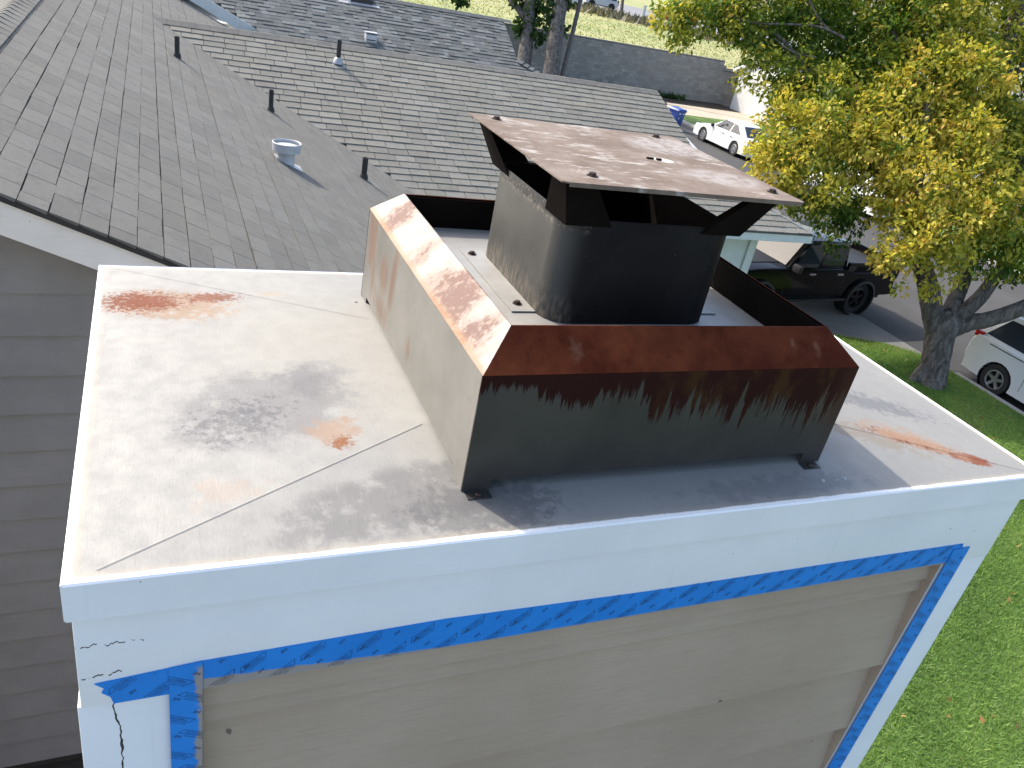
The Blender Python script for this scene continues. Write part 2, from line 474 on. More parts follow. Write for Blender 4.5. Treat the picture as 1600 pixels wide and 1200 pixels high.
def m_flue():
    t = T('black_flue_lit_left'); p = t.pos
    x, y, z = t.sep(p)
    n1 = t.noise(p, 9, 6); sp = t.noise(t.mapped(p, scale=(150, 150, 45)), 1.0, 4, 0.7)
    col = t.mix(t.rng(n1, 0.35, 0.7), (0.008, 0.006, 0.005), (0.015, 0.012, 0.010))
    lit_side = t.rng(t.math('ADD', x, t.math('MULTIPLY', t.math('SUBTRACT', n1, 0.5), 0.02)), 0.650, 0.690, 1.0, 0.0)
    col = t.mix(t.math('MULTIPLY', lit_side, 0.9), col, t.mix(t.rng(n1, 0.3, 0.7), (0.042, 0.041, 0.038), (0.066, 0.065, 0.060)))  # sunlit look of the left face put into the colour as grey
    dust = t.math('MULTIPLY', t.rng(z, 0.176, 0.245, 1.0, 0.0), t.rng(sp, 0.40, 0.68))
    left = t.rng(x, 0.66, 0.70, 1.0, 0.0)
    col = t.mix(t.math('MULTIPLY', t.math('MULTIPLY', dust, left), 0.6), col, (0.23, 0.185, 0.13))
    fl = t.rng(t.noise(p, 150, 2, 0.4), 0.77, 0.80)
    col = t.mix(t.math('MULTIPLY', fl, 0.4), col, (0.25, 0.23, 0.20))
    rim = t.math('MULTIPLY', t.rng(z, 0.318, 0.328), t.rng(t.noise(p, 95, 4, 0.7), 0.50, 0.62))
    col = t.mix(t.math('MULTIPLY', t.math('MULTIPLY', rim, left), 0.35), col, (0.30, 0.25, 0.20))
    t.bump(sp, 0.1, 0.002)
    return t.set(col, 0.55, 0.0, t.rng(x, 0.65, 0.69, 0.3, 0.10))


def m_lid():
    t = T('rust_brown_lid'); p = t.pos
    n1 = t.noise(p, 9, 6, 0.65); n2 = t.noise(p, 60, 6, 0.7)
    col = t.mix(t.rng(n1, 0.32, 0.7), (0.145, 0.108, 0.083), (0.225, 0.183, 0.148))
    col = t.mix(t.math('MULTIPLY', t.rng(n2, 0.45, 0.72), 0.35), col, (0.115, 0.064, 0.048))
    scr = t.noise(t.mapped(p, rot=(0, 0, -0.25), scale=(24, 75, 1)), 1.0, 5, 0.7)
    zone = t.rng(t.noise(p, 11, 3), 0.42, 0.62)
    col = t.mix(t.math('MULTIPLY', t.math('MULTIPLY', t.rng(scr, 0.50, 0.62), zone), 0.8), col, (0.40, 0.37, 0.335))
    pale = t.math('MAXIMUM', t.blob(0.95, 0.52, 0.12, 0.09, 0.4), t.blob(0.93, 0.32, 0.09, 0.06, 0))
    col = t.mix(t.math('MULTIPLY', t.math('MULTIPLY', t.rng(n2, 0.35, 0.6), t.rng(pale, 0.0, 0.5)), 0.8), col, (0.33, 0.305, 0.285))
    ring = t.rng(t.blob(0.868, 0.405, 0.026, 0.018), 0.15, 0.35)
    col = t.mix(t.math('MULTIPLY', ring, 0.8), col, (0.6, 0.54, 0.46))
    t.bump(n2, 0.15, 0.003)
    return t.set(col, 0.8, 0.0, 0.12)


def m_shingle(name, dark, light, warm, use_attr=True):
    t = T(name); p = t.pos
    a = t.node('ShaderNodeAttribute', attribute_name='tint').outputs['Fac']
    g = t.noise(p, 160, 3, 0.8); n = t.noise(p, 1.3, 5, 0.6)
    col = t.mix(a, dark, light)
    col = t.mix(t.math('MULTIPLY', t.rng(n, 0.35, 0.7), 0.5), col, warm)
    col = t.mix(t.math('MULTIPLY', t.rng(g, 0.35, 0.7), 0.5), col, tuple(x * 0.55 for x in dark))
    mott = t.noise(p, 7, 6, 0.7); dk = t.noise(p, 22, 4, 0.7)
    col = t.mix(t.math('MULTIPLY', t.rng(mott, 0.48, 0.72), 0.45), col, tuple(x * 0.66 for x in dark))
    col = t.mix(t.math('MULTIPLY', t.rng(dk, 0.58, 0.74), 0.35), col, tuple(min(1, x * 1.35) for x in light))
    t.bump(g, 0.6, 0.008)
    return t.set(col, 0.9, 0.0, 0.2)


def m_ground(name, c0, c1, c2, s=0.6, fine=20, bump=0.3):
    t = T(name); p = t.pos
    n = t.noise(p, s, 6); f = t.noise(p, fine, 5, 0.7)
    col = t.mix(t.rng(n, 0.35, 0.65), c0, c1)
    col = t.mix(t.math('MULTIPLY', t.rng(f, 0.4, 0.7), 0.6), col, c2)
    t.bump(f, bump, 0.02)
    return t.set(col, 0.9, 0.0, 0.2)


def m_leaf(name, ramp, trans=0.45):
    t = T(name)
    a = t.node('ShaderNodeAttribute', attribute_name='tint').outputs['Fac']
    r = t.node('ShaderNodeValToRGB', {0: a})
    e = r.color_ramp.elements
    e[0].position, e[0].color = ramp[0][0], ramp[0][1] + (1,)
    e[1].position, e[1].color = ramp[-1][0], ramp[-1][1] + (1,)
    for pos, c in ramp[1:-1]:
        k = e.new(pos); k.color = c + (1,)
    t.set(r.outputs[0], 0.5, 0.0, 0.25)
    tr = t.node('ShaderNodeBsdfTranslucent', {0: t.mix(1.0, r.outputs[0], (1.0, 1.0, 0.55), 'MULTIPLY')})
    mx = t.node('ShaderNodeMixShader', {0: trans, 1: t.b.outputs[0], 2: tr.outputs[0]})
    out = [n for n in t.nt.nodes if n.type == 'OUTPUT_MATERIAL'][0]
    t.nt.links.new(mx.outputs[0], out.inputs[0])
    return t.m


def m_bark():
    t = T('grey_bark'); o = t.pos
    n = t.noise(t.mapped(o, scale=(9, 9, 2.2)), 1.0, 7, 0.7, 0.5); f = t.noise(o, 14, 5)
    col = t.mix(t.rng(n, 0.35, 0.7), (0.06, 0.05, 0.043), (0.20, 0.175, 0.155))
    col = t.mix(t.math('MULTIPLY', t.rng(f, 0.5, 0.75), 0.4), col, (0.27, 0.245, 0.22))
    t.bump(n, 0.8, 0.05)
    return t.set(col, 0.9, 0.0, 0.2)


def m_glass(name, col=(0.02, 0.025, 0.03), rough=0.015):
    t = T(name)
    n = t.noise(t.obj(), 2.0, 3)
    return t.set(t.mix(n, col, tuple(c * 1.6 for c in col)), rough, 0.0, 0.3)


M = dict(
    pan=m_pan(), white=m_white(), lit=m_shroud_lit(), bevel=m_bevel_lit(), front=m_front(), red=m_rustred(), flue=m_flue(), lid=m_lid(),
    soot=plain('black_soot', (0.007, 0.005, 0.004), 0.85, 0, 0.08, 0.3, 12, 0.1),
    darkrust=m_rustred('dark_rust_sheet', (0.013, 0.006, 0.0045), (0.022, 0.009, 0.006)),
    tray=plain('galvanised_tray', (0.36, 0.35, 0.325), 0.5, 0.45, 0.5, 0.10, 14, 0.05),
    screw=plain('brown_screw', (0.05, 0.03, 0.02), 0.5, 0.5),
    siding=m_siding('taupe_siding', (0.375, 0.285, 0.205), (0.445, 0.35, 0.26)),
    wallsiding=m_siding('grey_taupe_siding', (0.225, 0.214, 0.204), (0.272, 0.258, 0.246), 0.2),
    fascia=m_siding('cream_fascia', (0.72, 0.67, 0.61), (0.78, 0.735, 0.675), 0.15),
    trimwhite=plain('house_trim_white', (0.60, 0.61, 0.58), 0.55, 0, 0.4, 0.05),
    felt=plain('dark_roof_felt', (0.035, 0.033, 0.031), 0.9),
    shA=m_shingle('grey_shingles', (0.138, 0.135, 0.124), (0.185, 0.181, 0.166), (0.175, 0.163, 0.135)),
    shB=m_shingle('olive_grey_shingles', (0.182, 0.176, 0.152), (0.255, 0.246, 0.214), (0.235, 0.218, 0.175)),
    shC=m_shingle('pale_laminated_shingles', (0.085, 0.092, 0.092), (0.20, 0.213, 0.208), (0.14, 0.143, 0.138)),
    pipe=plain('black_pipe', (0.016, 0.016, 0.017), 0.5),
    lead=plain('grey_flashing', (0.36, 0.36, 0.36), 0.5, 0.3),
    vent=plain('painted_vent_grey', (0.44, 0.45, 0.46), 0.45, 0.1),
    grassbase=m_ground('lawn_soil', (0.07, 0.12, 0.03), (0.11, 0.18, 0.04), (0.05, 0.07, 0.025), 0.7, 30, 0.5),
    field=m_ground('dry_field_grass', (0.25, 0.28, 0.11), (0.36, 0.33, 0.16), (0.20, 0.22, 0.09), 0.09, 1.2, 0.5),
    asphalt=m_ground('asphalt', (0.066, 0.064, 0.062), (0.082, 0.079, 0.077), (0.047, 0.046, 0.046), 0.5, 25, 0.25),
    town=m_ground('town_ground', (0.21, 0.20, 0.185), (0.25, 0.235, 0.21), (0.17, 0.165, 0.15), 0.05, 1.0, 0.1),
    farroad=m_ground('pale_road', (0.20, 0.20, 0.205), (0.24, 0.24, 0.24), (0.17, 0.17, 0.17), 0.2, 6, 0.1),
    concrete=m_ground('concrete', (0.19, 0.183, 0.172), (0.235, 0.226, 0.212), (0.155, 0.15, 0.143), 0.9, 25, 0.15),
    kerb=m_ground('kerb_concrete', (0.33, 0.32, 0.30), (0.40, 0.39, 0.36), (0.26, 0.25, 0.24), 1.5, 25, 0.15),
    tan=m_ground('tan_driveway', (0.42, 0.36, 0.27), (0.47, 0.41, 0.32), (0.36, 0.30, 0.23), 0.8, 20, 0.1),
    soil=m_ground('planter_soil', (0.05, 0.04, 0.03), (0.075, 0.06, 0.045), (0.03, 0.026, 0.02), 0.8, 12, 0.5),
    block=m_shingle('wall_blocks', (0.26, 0.245, 0.225), (0.40, 0.375, 0.34), (0.28, 0.255, 0.22)),
    mortar=plain('wall_mortar', (0.15, 0.14, 0.13), 0.9),
    stucco=plain('pale_stucco', (0.62, 0.61, 0.57), 0.85, 0, 0.2, 0.06, 3, 0.2, 30),
    bark=m_bark(),
    carwhite=plain('white_car_paint', (0.62, 0.63, 0.62), 0.22, 0, 0.5, 0.01),
    carblack=plain('black_car_paint', (0.004, 0.004, 0.005), 0.07, 0, 0.25, 0.05),
    carsilver=plain('silver_car_paint', (0.42, 0.45, 0.48), 0.25, 0.5, 0.5, 0.02),
    glass=m_glass('dark_car_glass'),
    tyre=plain('tyre_rubber', (0.016, 0.016, 0.016), 0.85),
    rim=plain('alloy_rim', (0.50, 0.50, 0.51), 0.32, 0.85),
    rimdark=plain('dark_alloy_rim', (0.02, 0.02, 0.021), 0.35, 0.6),
    plastic=plain('black_plastic', (0.010, 0.010, 0.011), 0.6),
    chrome=plain('chrome_trim', (0.75, 0.75, 0.76), 0.15, 1.0),
    redlens=plain('red_lens', (0.35, 0.012, 0.012), 0.2),
    lamp=plain('clear_lens', (0.62, 0.64, 0.66), 0.12),
    plate=plain('number_plate_white', (0.7, 0.7, 0.68), 0.5),
    bin=plain('blue_bin_plastic', (0.012, 0.045, 0.23), 0.45),
    bindark=plain('dark_bin_plastic', (0.02, 0.022, 0.03), 0.5),
    pole=plain('weathered_pole', (0.10, 0.085, 0.075), 0.8),
)
YEL = [(0.0, (0.035, 0.080, 0.016)), (0.30, (0.11, 0.20, 0.024)), (0.55, (0.25, 0.285, 0.040)), (0.82, (0.60, 0.53, 0.075)), (0.97, (0.66, 0.54, 0.10)), (1.0, (0.60, 0.42, 0.08))]
M['leaf'] = m_leaf('yellow_green_leaves', YEL)
M['leafdark'] = m_leaf('dark_green_leaves', [(0.0, (0.015, 0.04, 0.012)), (0.6, (0.04, 0.085, 0.02)), (1.0, (0.09, 0.13, 0.03))], 0.3)
M['grass'] = m_leaf('grass_blades', [(0.0, (0.055, 0.115, 0.025)), (0.5, (0.19, 0.33, 0.075)), (0.85, (0.33, 0.44, 0.12)), (1.0, (0.28, 0.25, 0.10))], 0.35)
M['fieldgrass'] = m_leaf('pale_field_grass', [(0.0, (0.16, 0.20, 0.06)), (0.5, (0.27, 0.30, 0.11)), (1.0, (0.42, 0.38, 0.19))], 0.35)
M['dry'] = m_leaf('dry_scrub', [(0.0, (0.08, 0.085, 0.05)), (0.6, (0.17, 0.15, 0.10)), (1.0, (0.28, 0.25, 0.18))], 0.2)
M['litter'] = m_leaf('fallen_leaves', [(0.0, (0.20, 0.09, 0.03)), (1.0, (0.48, 0.30, 0.11))], 0.2)


def m_tape(kind='plain'):
    vertical_left = kind == 'left'
    t = T('blue_masking_tape'); p = t.pos
    x, y, z = t.sep(p)
    n = t.noise(p, 14, 4)
    crepe = t.noise(t.mapped(p, scale=(1, 1, 1)), 420, 2)
    col = t.mix(t.rng(n, 0.3, 0.7), (0.010, 0.20, 0.62), (0.014, 0.235, 0.70))
    rag = t.math('MULTIPLY', t.math('SUBTRACT', t.noise(p, 30, 6, 0.72), 0.5), 0.032)
    if vertical_left:       # overspray of the taupe wall paint along the inner edge
        lim = t.math('ADD', 0.131, rag)
        f = t.rng(t.math('SUBTRACT', x, lim), -0.002, 0.0035)
        low = t.rng(t.noise(t.mapped(p, scale=(1, 1, 9)), 1.0, 3), 0.35, 0.6, 0.0, 1.0)
        f = t.math('MULTIPLY', f, t.rng(z, -0.158, -0.168, 0.0, 1.0))
    elif kind == 'top':
        dz = t.math('ADD', t.math('SUBTRACT', z, -0.2040), t.math('MULTIPLY', rag, t.rng(x, 0.2, 0.5, 0.55, 0.06)))
        k = t.rng(x, 0.13, 0.50, 0.017, 0.0016)
        f = t.rng(t.math('SUBTRACT', k, dz), -0.0015, 0.002)
        f = t.math('MULTIPLY', f, t.math('GREATER_THAN', x, 0.139))
    else:
        f = t.math('MULTIPLY', t.rng(t.math('SUBTRACT', x, t.math('ADD', 1.4745, t.math('MULTIPLY', rag, 0.2))), -.001, .001, 1.0, 0.0), 1.0)
    col = t.mix(t.math('MULTIPLY', f, 0.93), col, (0.33, 0.28, 0.225))
    t.bump(crepe, 0.12, 0.001)
    return t.set(col, 0.5, 0.0, 0.35)


M['tape'] = m_tape('top'); M['tapeleft'] = m_tape('left'); M['taperight'] = m_tape('right')
M['ink'] = plain('black_ink', (0.012, 0.02, 0.05), 0.6)

# ------------------------------------------------------------------ the ground
def flat(name, pts, z, mat):
    return structure(name, MB().add([(x, y, z) for x, y in pts], [tuple(range(len(pts)))]), mat)


flat('ground', [(-2500, -2500), (2500, -2500), (2500, 2500), (-2500, 2500)], GS - 0.02, M['town'])
KX = 16.75
lawn_pts = [(-12, -25), (KX - 0.15, -25), (KX - 0.15, 10.75), (15.9, 11.45), (14.9, 11.85), (9.9, 12.1), (9.9, 46.5), (-12, 46.5)]
flat('lawn', lawn_pts, GL, M['grassbase'])
flat('driveway', [(9.9, 12.1), (14.9, 11.85), (15.9, 11.45), (KX - 0.15, 10.75), (KX - 0.15, 17.6), (15.2, 16.8), (9.9, 16.8)], GL + 0.004, M['concrete'])
flat('lawn', [(9.9, 16.8), (15.2, 16.8), (KX - 0.15, 17.6), (KX - 0.15, 46.5), (9.9, 46.5)], GL, M['grassbase'])
flat('side_yard', [(-3.5, -0.5), (3.4, -0.5), (3.4, 4.6), (-3.5, 4.6)], GL + .004, M['soil'])
flat('street', [(KX, -40), (27.6, -40), (27.6, 45.4), (KX, 45.4)], GS, M['asphalt'])
b = MB()
for y in np.arange(-25, 45, 2.5):
    if 11.2 < y + 1.25 < 16.9: b.hexa([(KX - 0.15, y, GS - .05), (KX + .02, y, GS - .05), (KX + .02, y + 2.49, GS - .05), (KX - 0.15, y + 2.49, GS - .05),
                                       (KX - 0.15, y, GL + .006), (KX + .02, y, GS + .03), (KX + .02, y + 2.49, GS + .03), (KX - 0.15, y + 2.49, GL + .006)])
    else: b.box(KX - 0.15, KX + .02, y, y + 2.49, GS - .05, GL + .008)
structure('kerb', b, M['kerb'])
structure('kerb', MB().box(27.58, 27.75, -40, 45.4, GS - .05, GL + .008), M['kerb'])
flat('far_pavement', [(27.75, -40), (36.4, -40), (36.4, 40.9), (27.75, 40.9)], GL, M['grassbase'])
flat('tan_driveway', [(27.75, 40.9), (40, 40.9), (40, 44.7), (27.2, 44.7), (25.5, 46.0), (25.5, 45.45), (27.75, 44.6)], GL + .004, M['tan'])
flat('planter_bed', [(12, 45.42), (25.5, 45.42), (27.2, 44.72), (36.4, 44.72), (36.4, 47.6), (12, 47.6)], GL - 0.01, M['soil'])
flat('field', [(-400, 47.9), (900, 47.9), (1600, 1600), (-1600, 1600)], FIELD, M['field'])
structure('field_bank', MB().box(-400, 400, 47.82, 47.9, GS - .1, FIELD - 0.002), M['soil'])
# the pale road far beyond the field
flat('far_road', [(36, 104), (105, 42), (150, 75), (60, 150)], FIELD + 0.01, M['farroad'])
b = MB()
for d0, d1 in ((0.0, 1.3), (11.0, 12.0), (13.5, 14.6)):
    n = Vector((0.67, 0.74, 0)); a = Vector((36, 104, FIELD + .02)); c = Vector((105, 42, FIELD + .02))
    b.add([a + n * d0, c + n * d0, c + n * d1, a + n * d1], [(0, 1, 2, 3)])
structure('far_kerb', b, M['kerb'])

# ------------------------------------------------------------------ the chimney
CL, CW = 1.6, 0.877
FZ_ = -0.205
ch = thing('chimney', 'white boarded chimney with taupe siding panel and galvanised top in front of the grey roof', 'chimney', (0.8, 0.44, GL))
part('board_return', MB().box(1.4735, 1.4748, 0.0135, 0.05, -2.6, FZ_), M['siding'], ch)
part('board_return', MB().box(0.1392, 0.1404, 0.0135, 0.05, -2.6, FZ_), M['siding'], ch)
part('board_return', MB().box(0.141, 1.473, 0.0105, 0.05, FZ_ - .0018, FZ_ - .0003), M['siding'], ch)
part('chase_core', MB().box(0.045, 1.555, 0.06, 0.83, GL, -0.03), M['felt'], ch)
pan = MB()
cx, cy, cz = CL / 2, CW / 2, 0.022
cs = [(0, 0, 0), (CL, 0, 0), (CL, CW, 0), (0, CW, 0)]
for i in range(4):
    a, c = cs[i], cs[(i + 1) % 4]
    pan.add([a, c, (cx, cy, cz)], [(0, 1, 2)])
top = part('top_pan', pan, M['pan'], ch)
# raised fold lines along the two diagonals of the pan
for a in cs:
    A = Vector(a); Cc = Vector((cx, cy, cz)); d = (Cc - A)
    side = Vector((-d.y, d.x, 0)).normalized()
    p0 = A + d * 0.04; p1 = A + d * 0.58
    up = Vector((0, 0, 0.0018))
    b = MB().add([p0 - side * .002 + up * .1, p0 + up * .4, p0 + side * .002 + up * .1, p1 - side * .002 + up * .1, p1 + up * .55, p1 + side * .002 + up * .1],
                 [(0, 3, 4, 1), (1, 4, 5, 2)])
    part('pan_fold', b, M['pan'], ch)
HF = 0.052


def wavy_strip(p0, p1, out, n=26):
    """down-turned flange with a slightly uneven lower edge"""
    m = MB(); p0 = Vector(p0); p1 = Vector(p1); out = Vector(out); rings = []
    for i in range(n + 1):
        p = p0.lerp(p1, i / n); w = 0.0016 * math.sin(i * 1.7) * random.random() + 0.001 * (random.random() - .5)
        lo = p + Vector((0, 0, -HF + w)) + out * (0.002 + w)
        rings.append([p + Vector((0, 0, 0.0012)), p + out * 0.0022 + Vector((0, 0, -0.001)), lo, lo - out * 0.004, p - out * 0.004 + Vector((0, 0, -.004))])
    return m.ring(rings, True, (True, True))


for p0, p1, out in (((0, 0, 0), (CL, 0, 0), (0, -1, 0)), ((CL, 0, 0), (CL, CW, 0), (1, 0, 0)), ((CL, CW, 0), (0, CW, 0), (0, 1, 0)), ((0, CW, 0), (0, 0, 0), (-1, 0, 0))):
    part('drip_flange', wavy_strip(p0, p1, out), M['white'], ch, smooth=25)
FZ = -0.205
part('frieze_board', MB().box(0.004, 1.596, 0.010, 0.042, FZ, -0.012), M['white'], ch, bevel=0.002)
part('frieze_board', MB().box(0.004, 1.596, CW - 0.042, CW - 0.010, FZ, -0.012), M['white'], ch)
part('frieze_board', MB().box(0.008, 0.042, 0.0425, CW - 0.0425, FZ, -0.012), M['white'], ch)
part('frieze_board', MB().box(1.558, 1.592, 0.0425, CW - 0.0425, FZ, -0.012), M['white'], ch)


def corner_board(x0, x1, y0, y1):
    part('corner_board', MB().box(x0, x1, y0, y1, GL, FZ - 0.0015), M['white'], ch, bevel=0.002)


corner_board(0.0, 0.139, 0.013, 0.044); corner_board(1.475, 1.600, 0.013, 0.044)
corner_board(0.0, 0.139, CW - 0.044, CW - 0.013); corner_board(1.475, 1.600, CW - 0.044, CW - 0.013)
corner_board(0.0, 0.032, 0.0445, 0.13); corner_board(1.568, 1.600, 0.0445, 0.13)
corner_board(0.0, 0.032, CW - 0.13, CW - 0.0445); corner_board(1.568, 1.600, CW - 0.13, CW - 0.0445)


def plank_mesh(name, h, mat, t=0.013):
    m = MB().hexa([(-.5, -t, 0), (.5, -t, 0), (.5, 0.004, 0), (-.5, 0.004, 0), (-.5, -.001, h), (.5, -.001, h), (.5, 0.004, h), (-.5, 0.004, h)])
    return m.mesh(name, mat)


PK = plank_mesh('siding_plank', 0.212, M['siding'], 0.025)
SH = plank_mesh('siding_plank_short', 0.05, M['siding'], 0.013)
zs = [-0.489 - 0.2 * i for i in range(27)]
cb = base(ch)
for (fx, fy, rz, ln) in ((0.807, 0.040, 0, 1.336), (0.03, CW / 2, -math.pi / 2, CW - 0.262), (1.57, CW / 2, math.pi / 2, CW - 0.262), (0.807, CW - 0.052, math.pi, 1.336)):
    for z in zs:
        if z < GL: break
        o = link('siding_plank', PK, ch, Vector((fx, fy, z)) - cb); o.rotation_euler[2] = rz; o.scale[0] = ln
    for z, m in ((-0.291, SH), (-0.256, SH)):
        o = link('siding_plank', m, ch, Vector((fx, fy, z)) - cb); o.rotation_euler[2] = rz; o.scale[0] = ln
        if z > -0.27: o.location += Vector((0, -0.004, 0)) if rz == 0 else Vector((0, 0, 0))

# --- the shroud standing on the pan
X0, X1, Y0, Y1, HB, INS, HI = 0.476, 1.126, 0.093, 0.7455, 0.188, 0.0486, 0.236
ST = 0.0022
sh = group_empty('shroud', ch)


def pt(a, c, z, face):
    """a runs along the face, c is the inset from its outer plane"""
    if face == 'front': return (a, Y0 + c, z)
    if face == 'back': return (a, Y1 - c, z)
    if face == 'left': return (X0 + c, a, z)
    return (X1 - c, a, z)


def sheet_pair(name, outline, face, mat, inner):
    """outer sheet and its inner side as a solid of sheet thickness"""
    o = [pt(a, c, z, face) for a, c, z in outline]; i = [pt(a, c + ST, z, face) for a, c, z in outline]
    k = len(o)
    m = MB().add(o + i, [tuple(range(k)), tuple(range(2 * k - 1, k - 1, -1))] + [(j, j + k, (j + 1) % k + k, (j + 1) % k) for j in range(k)])
    ob = part(name, m, mat, sh)
    ob.data.materials.append(inner)
    c = Vector(pt(0.8 if face in ('front', 'back') else 0.42, -1, 0, face)) - base(sh)
    for p in ob.data.polygons:
        if p.normal.dot(Vector(pt(0, -1, 0, face)) - Vector(pt(0, 0, 0, face))) < -0.3: p.material_index = 1
    return ob


for face, lo, hi in (('left', Y0, Y1), ('front', X0, X1), ('back', X0, X1), ('right', Y0, Y1)):
    g = 0.042
    e = 0.0 if face in ('front', 'back') else ST + 0.0006
    gap = 0.021
    lo2, hi2 = lo + e, hi - e
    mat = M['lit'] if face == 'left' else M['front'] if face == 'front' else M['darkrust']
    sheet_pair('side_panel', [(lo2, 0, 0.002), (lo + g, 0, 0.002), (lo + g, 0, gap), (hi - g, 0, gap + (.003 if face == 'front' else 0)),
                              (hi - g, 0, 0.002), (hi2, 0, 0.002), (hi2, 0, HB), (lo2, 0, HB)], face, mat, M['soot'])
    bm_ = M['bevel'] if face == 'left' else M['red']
    sheet_pair('bevel_flange', [(lo + .0006, 0, HB + .0004), (hi - .0006, 0, HB + .0004), (hi - INS - .0004, INS, HI), (lo + INS + .0004, INS, HI)], face, bm_, M['darkrust'])
    # straight inner lip down to the tray
    sheet_pair('inner_wall', [(lo + INS + ST, INS + ST * 1.5, 0.165), (hi - INS - ST, INS + ST * 1.5, 0.165), (hi - INS - ST, INS + ST * 1.5, HI - .003), (lo + INS + ST, INS + ST * 1.5, HI - .003)],
               face, M['darkrust'], M['soot'])
part('tray', MB().box(X0 + INS + .004, X1 - INS - .004, Y0 + INS + .004, Y1 - INS - .004, 0.166, 0.176), M['tray'], sh)
for (x0, x1, y0, y1) in ((0.480, 0.516, 0.074, 0.093), (1.080, 1.116, 0.074, 0.093), (0.444, 0.478, 0.690, 0.722), (1.124, 1.156, 0.690, 0.722)):
    z = 0.0035
    f = part('foot', MB().box(x0, x1, y0, y1, z, z + .0016), M['front'] if y0 < .1 else M['tray'], sh)
for (x, y) in ((0.497, 0.082), (1.098, 0.082), (0.458, 0.706)):
    part('screw', MB().lathe([(0.005, 0), (0.005, .002), (0.003, .004)], (x, y, 0.005), n=8, cap=(False, True)), M['screw'], sh)
# flaked crumbs of mortar by the right foot
for i in range(4):
    x, y = 1.085 + random.random() * .07, 0.035 + random.random() * .05
    r = 0.0014 + random.random() * .0016
    b = MB().hexa([(x - r, y - r, .002), (x + r, y - r * .7, .002), (x + r * .8, y + r, .002), (x - r, y + r, .002),
                   (x - r * .5, y - r * .6, .002 + r), (x + r * .6, y - r * .4, .002 + r * 1.3), (x + r * .4, y + r * .7, .002 + r), (x - r * .6, y + r * .4, .002 + r * 1.2)])
    o = link('mortar_crumb', b.mesh('mortar_crumb', M['vent'], (x, y, 0.002)), None, (x, y, 0.002))
    o['label'] = 'pale mortar crumb in the shade by the right foot of the rusty shroud'; o['category'] = 'crumb'; o['group'] = 'mortar crumbs on the chimney top'

# --- the cap in the shroud
cap = group_empty('chimney_cap', ch)
FX0, FX1, FY0, FY1, FB, FT = 0.644, 0.956, 0.270, 0.580, 0.1765, 0.345


def rounded(x0, x1, y0, y1, r, z, n=6):
    q = []
    for cx_, cy_, a0 in ((x1 - r, y1 - r, 0), (x0 + r, y1 - r, 90), (x0 + r, y0 + r, 180), (x1 - r, y0 + r, 270)):
        for k in range(n + 1):
            a = math.radians(a0 + 90 * k / n); q.append((cx_ + r * math.cos(a), cy_ + r * math.sin(a), z))
    return q


fl = MB().ring([rounded(FX0, FX1, FY0, FY1, .045, FB), rounded(FX0, FX1, FY0, FY1, .045, FT - .003), rounded(FX0 + .002, FX1 - .002, FY0 + .002, FY1 - .002, .044, FT),
                rounded(FX0 + .006, FX1 - .006, FY0 + .006, FY1 - .006, .041, FT - .002), rounded(FX0 + .006, FX1 - .006, FY0 + .006, FY1 - .006, .041, FB)], True, (False, False))
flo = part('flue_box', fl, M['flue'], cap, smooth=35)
flo.data.materials.append(M['soot'])
nq = 28
for p in flo.data.polygons:
    if min(p.vertices) >= nq * 2 and max(p.vertices) >= nq * 3: p.material_index = 1
part('flue_floor', MB().box(FX0 + .02, FX1 - .02, FY0 + .02, FY1 - .02, FB + .002, FB + .006), M['soot'], cap)
part('base_flange', MB().box(FX0 - .040, FX0 + .002, FY0 + .040, FY1 - .006, FB + .0004, FB + .0022), M['tray'], cap)
part('base_flange', MB().box(FX1 - .002, FX1 + .040, FY0 + .040, FY1 - .006, FB + .0004, FB + .0022), M['tray'], cap)


def screw(x, y, z, r=0.0055):
    part('screw', MB().lathe([(r * 1.5, 0), (r * 1.5, .0012), (r, .0013), (r * .95, .0048), (r * .4, .0058)], (x, y, z), n=6, cap=(False, True)), M['screw'], cap)


screw(FX0 - .024, FY1 - .03, FB + .0022); screw(FX0 - .020, FY0 + .068, FB + .0022)
LX0, LX1, LY0, LY1, LZ = 0.596, 1.016, 0.219, 0.612, 0.411
ld = MB()
top_ = [(LX0, LY0 + .004, LZ), (LX0 + .010, LY0, LZ), (LX1 - .002, LY0, LZ), (LX1, LY0 + .002, LZ), (LX1, LY1, LZ), (LX0, LY1, LZ)]
ld.sheet(top_, 0.0022)
ld.hexa([(LX0 + .012, LY0 + .0004, LZ - .0065), (LX1 - .004, LY0 + .0004, LZ - .0065), (LX1 - .004, LY0 + .002, LZ - .0065), (LX0 + .012, LY0 + .002, LZ - .0065),
         (LX0 + .011, LY0 - .0004, LZ - .0003), (LX1 - .003, LY0 - .0004, LZ - .0003), (LX1 - .003, LY0 + .0016, LZ - .0003), (LX0 + .011, LY0 + .0016, LZ - .0003)])
lo_ = part('lid', ld, M['lid'], cap); lo_.data.materials.append(M['soot'])
for p in lo_.data.polygons:
    if p.normal.z < -0.5: p.material_index = 1
for x, y in ((0.637, 0.603 - .02), (0.965, 0.590), (0.662, 0.262), (0.985, 0.262)): screw(x, y, LZ, 0.0062)
part('lid_hole', MB().box(0.836, 0.848, 0.402, 0.407, LZ + .0003, LZ + .0025), M['soot'], cap)
part('lid_hole', MB().box(0.853, 0.861, 0.398, 0.404, LZ + .0003, LZ + .003), M['soot'], cap)
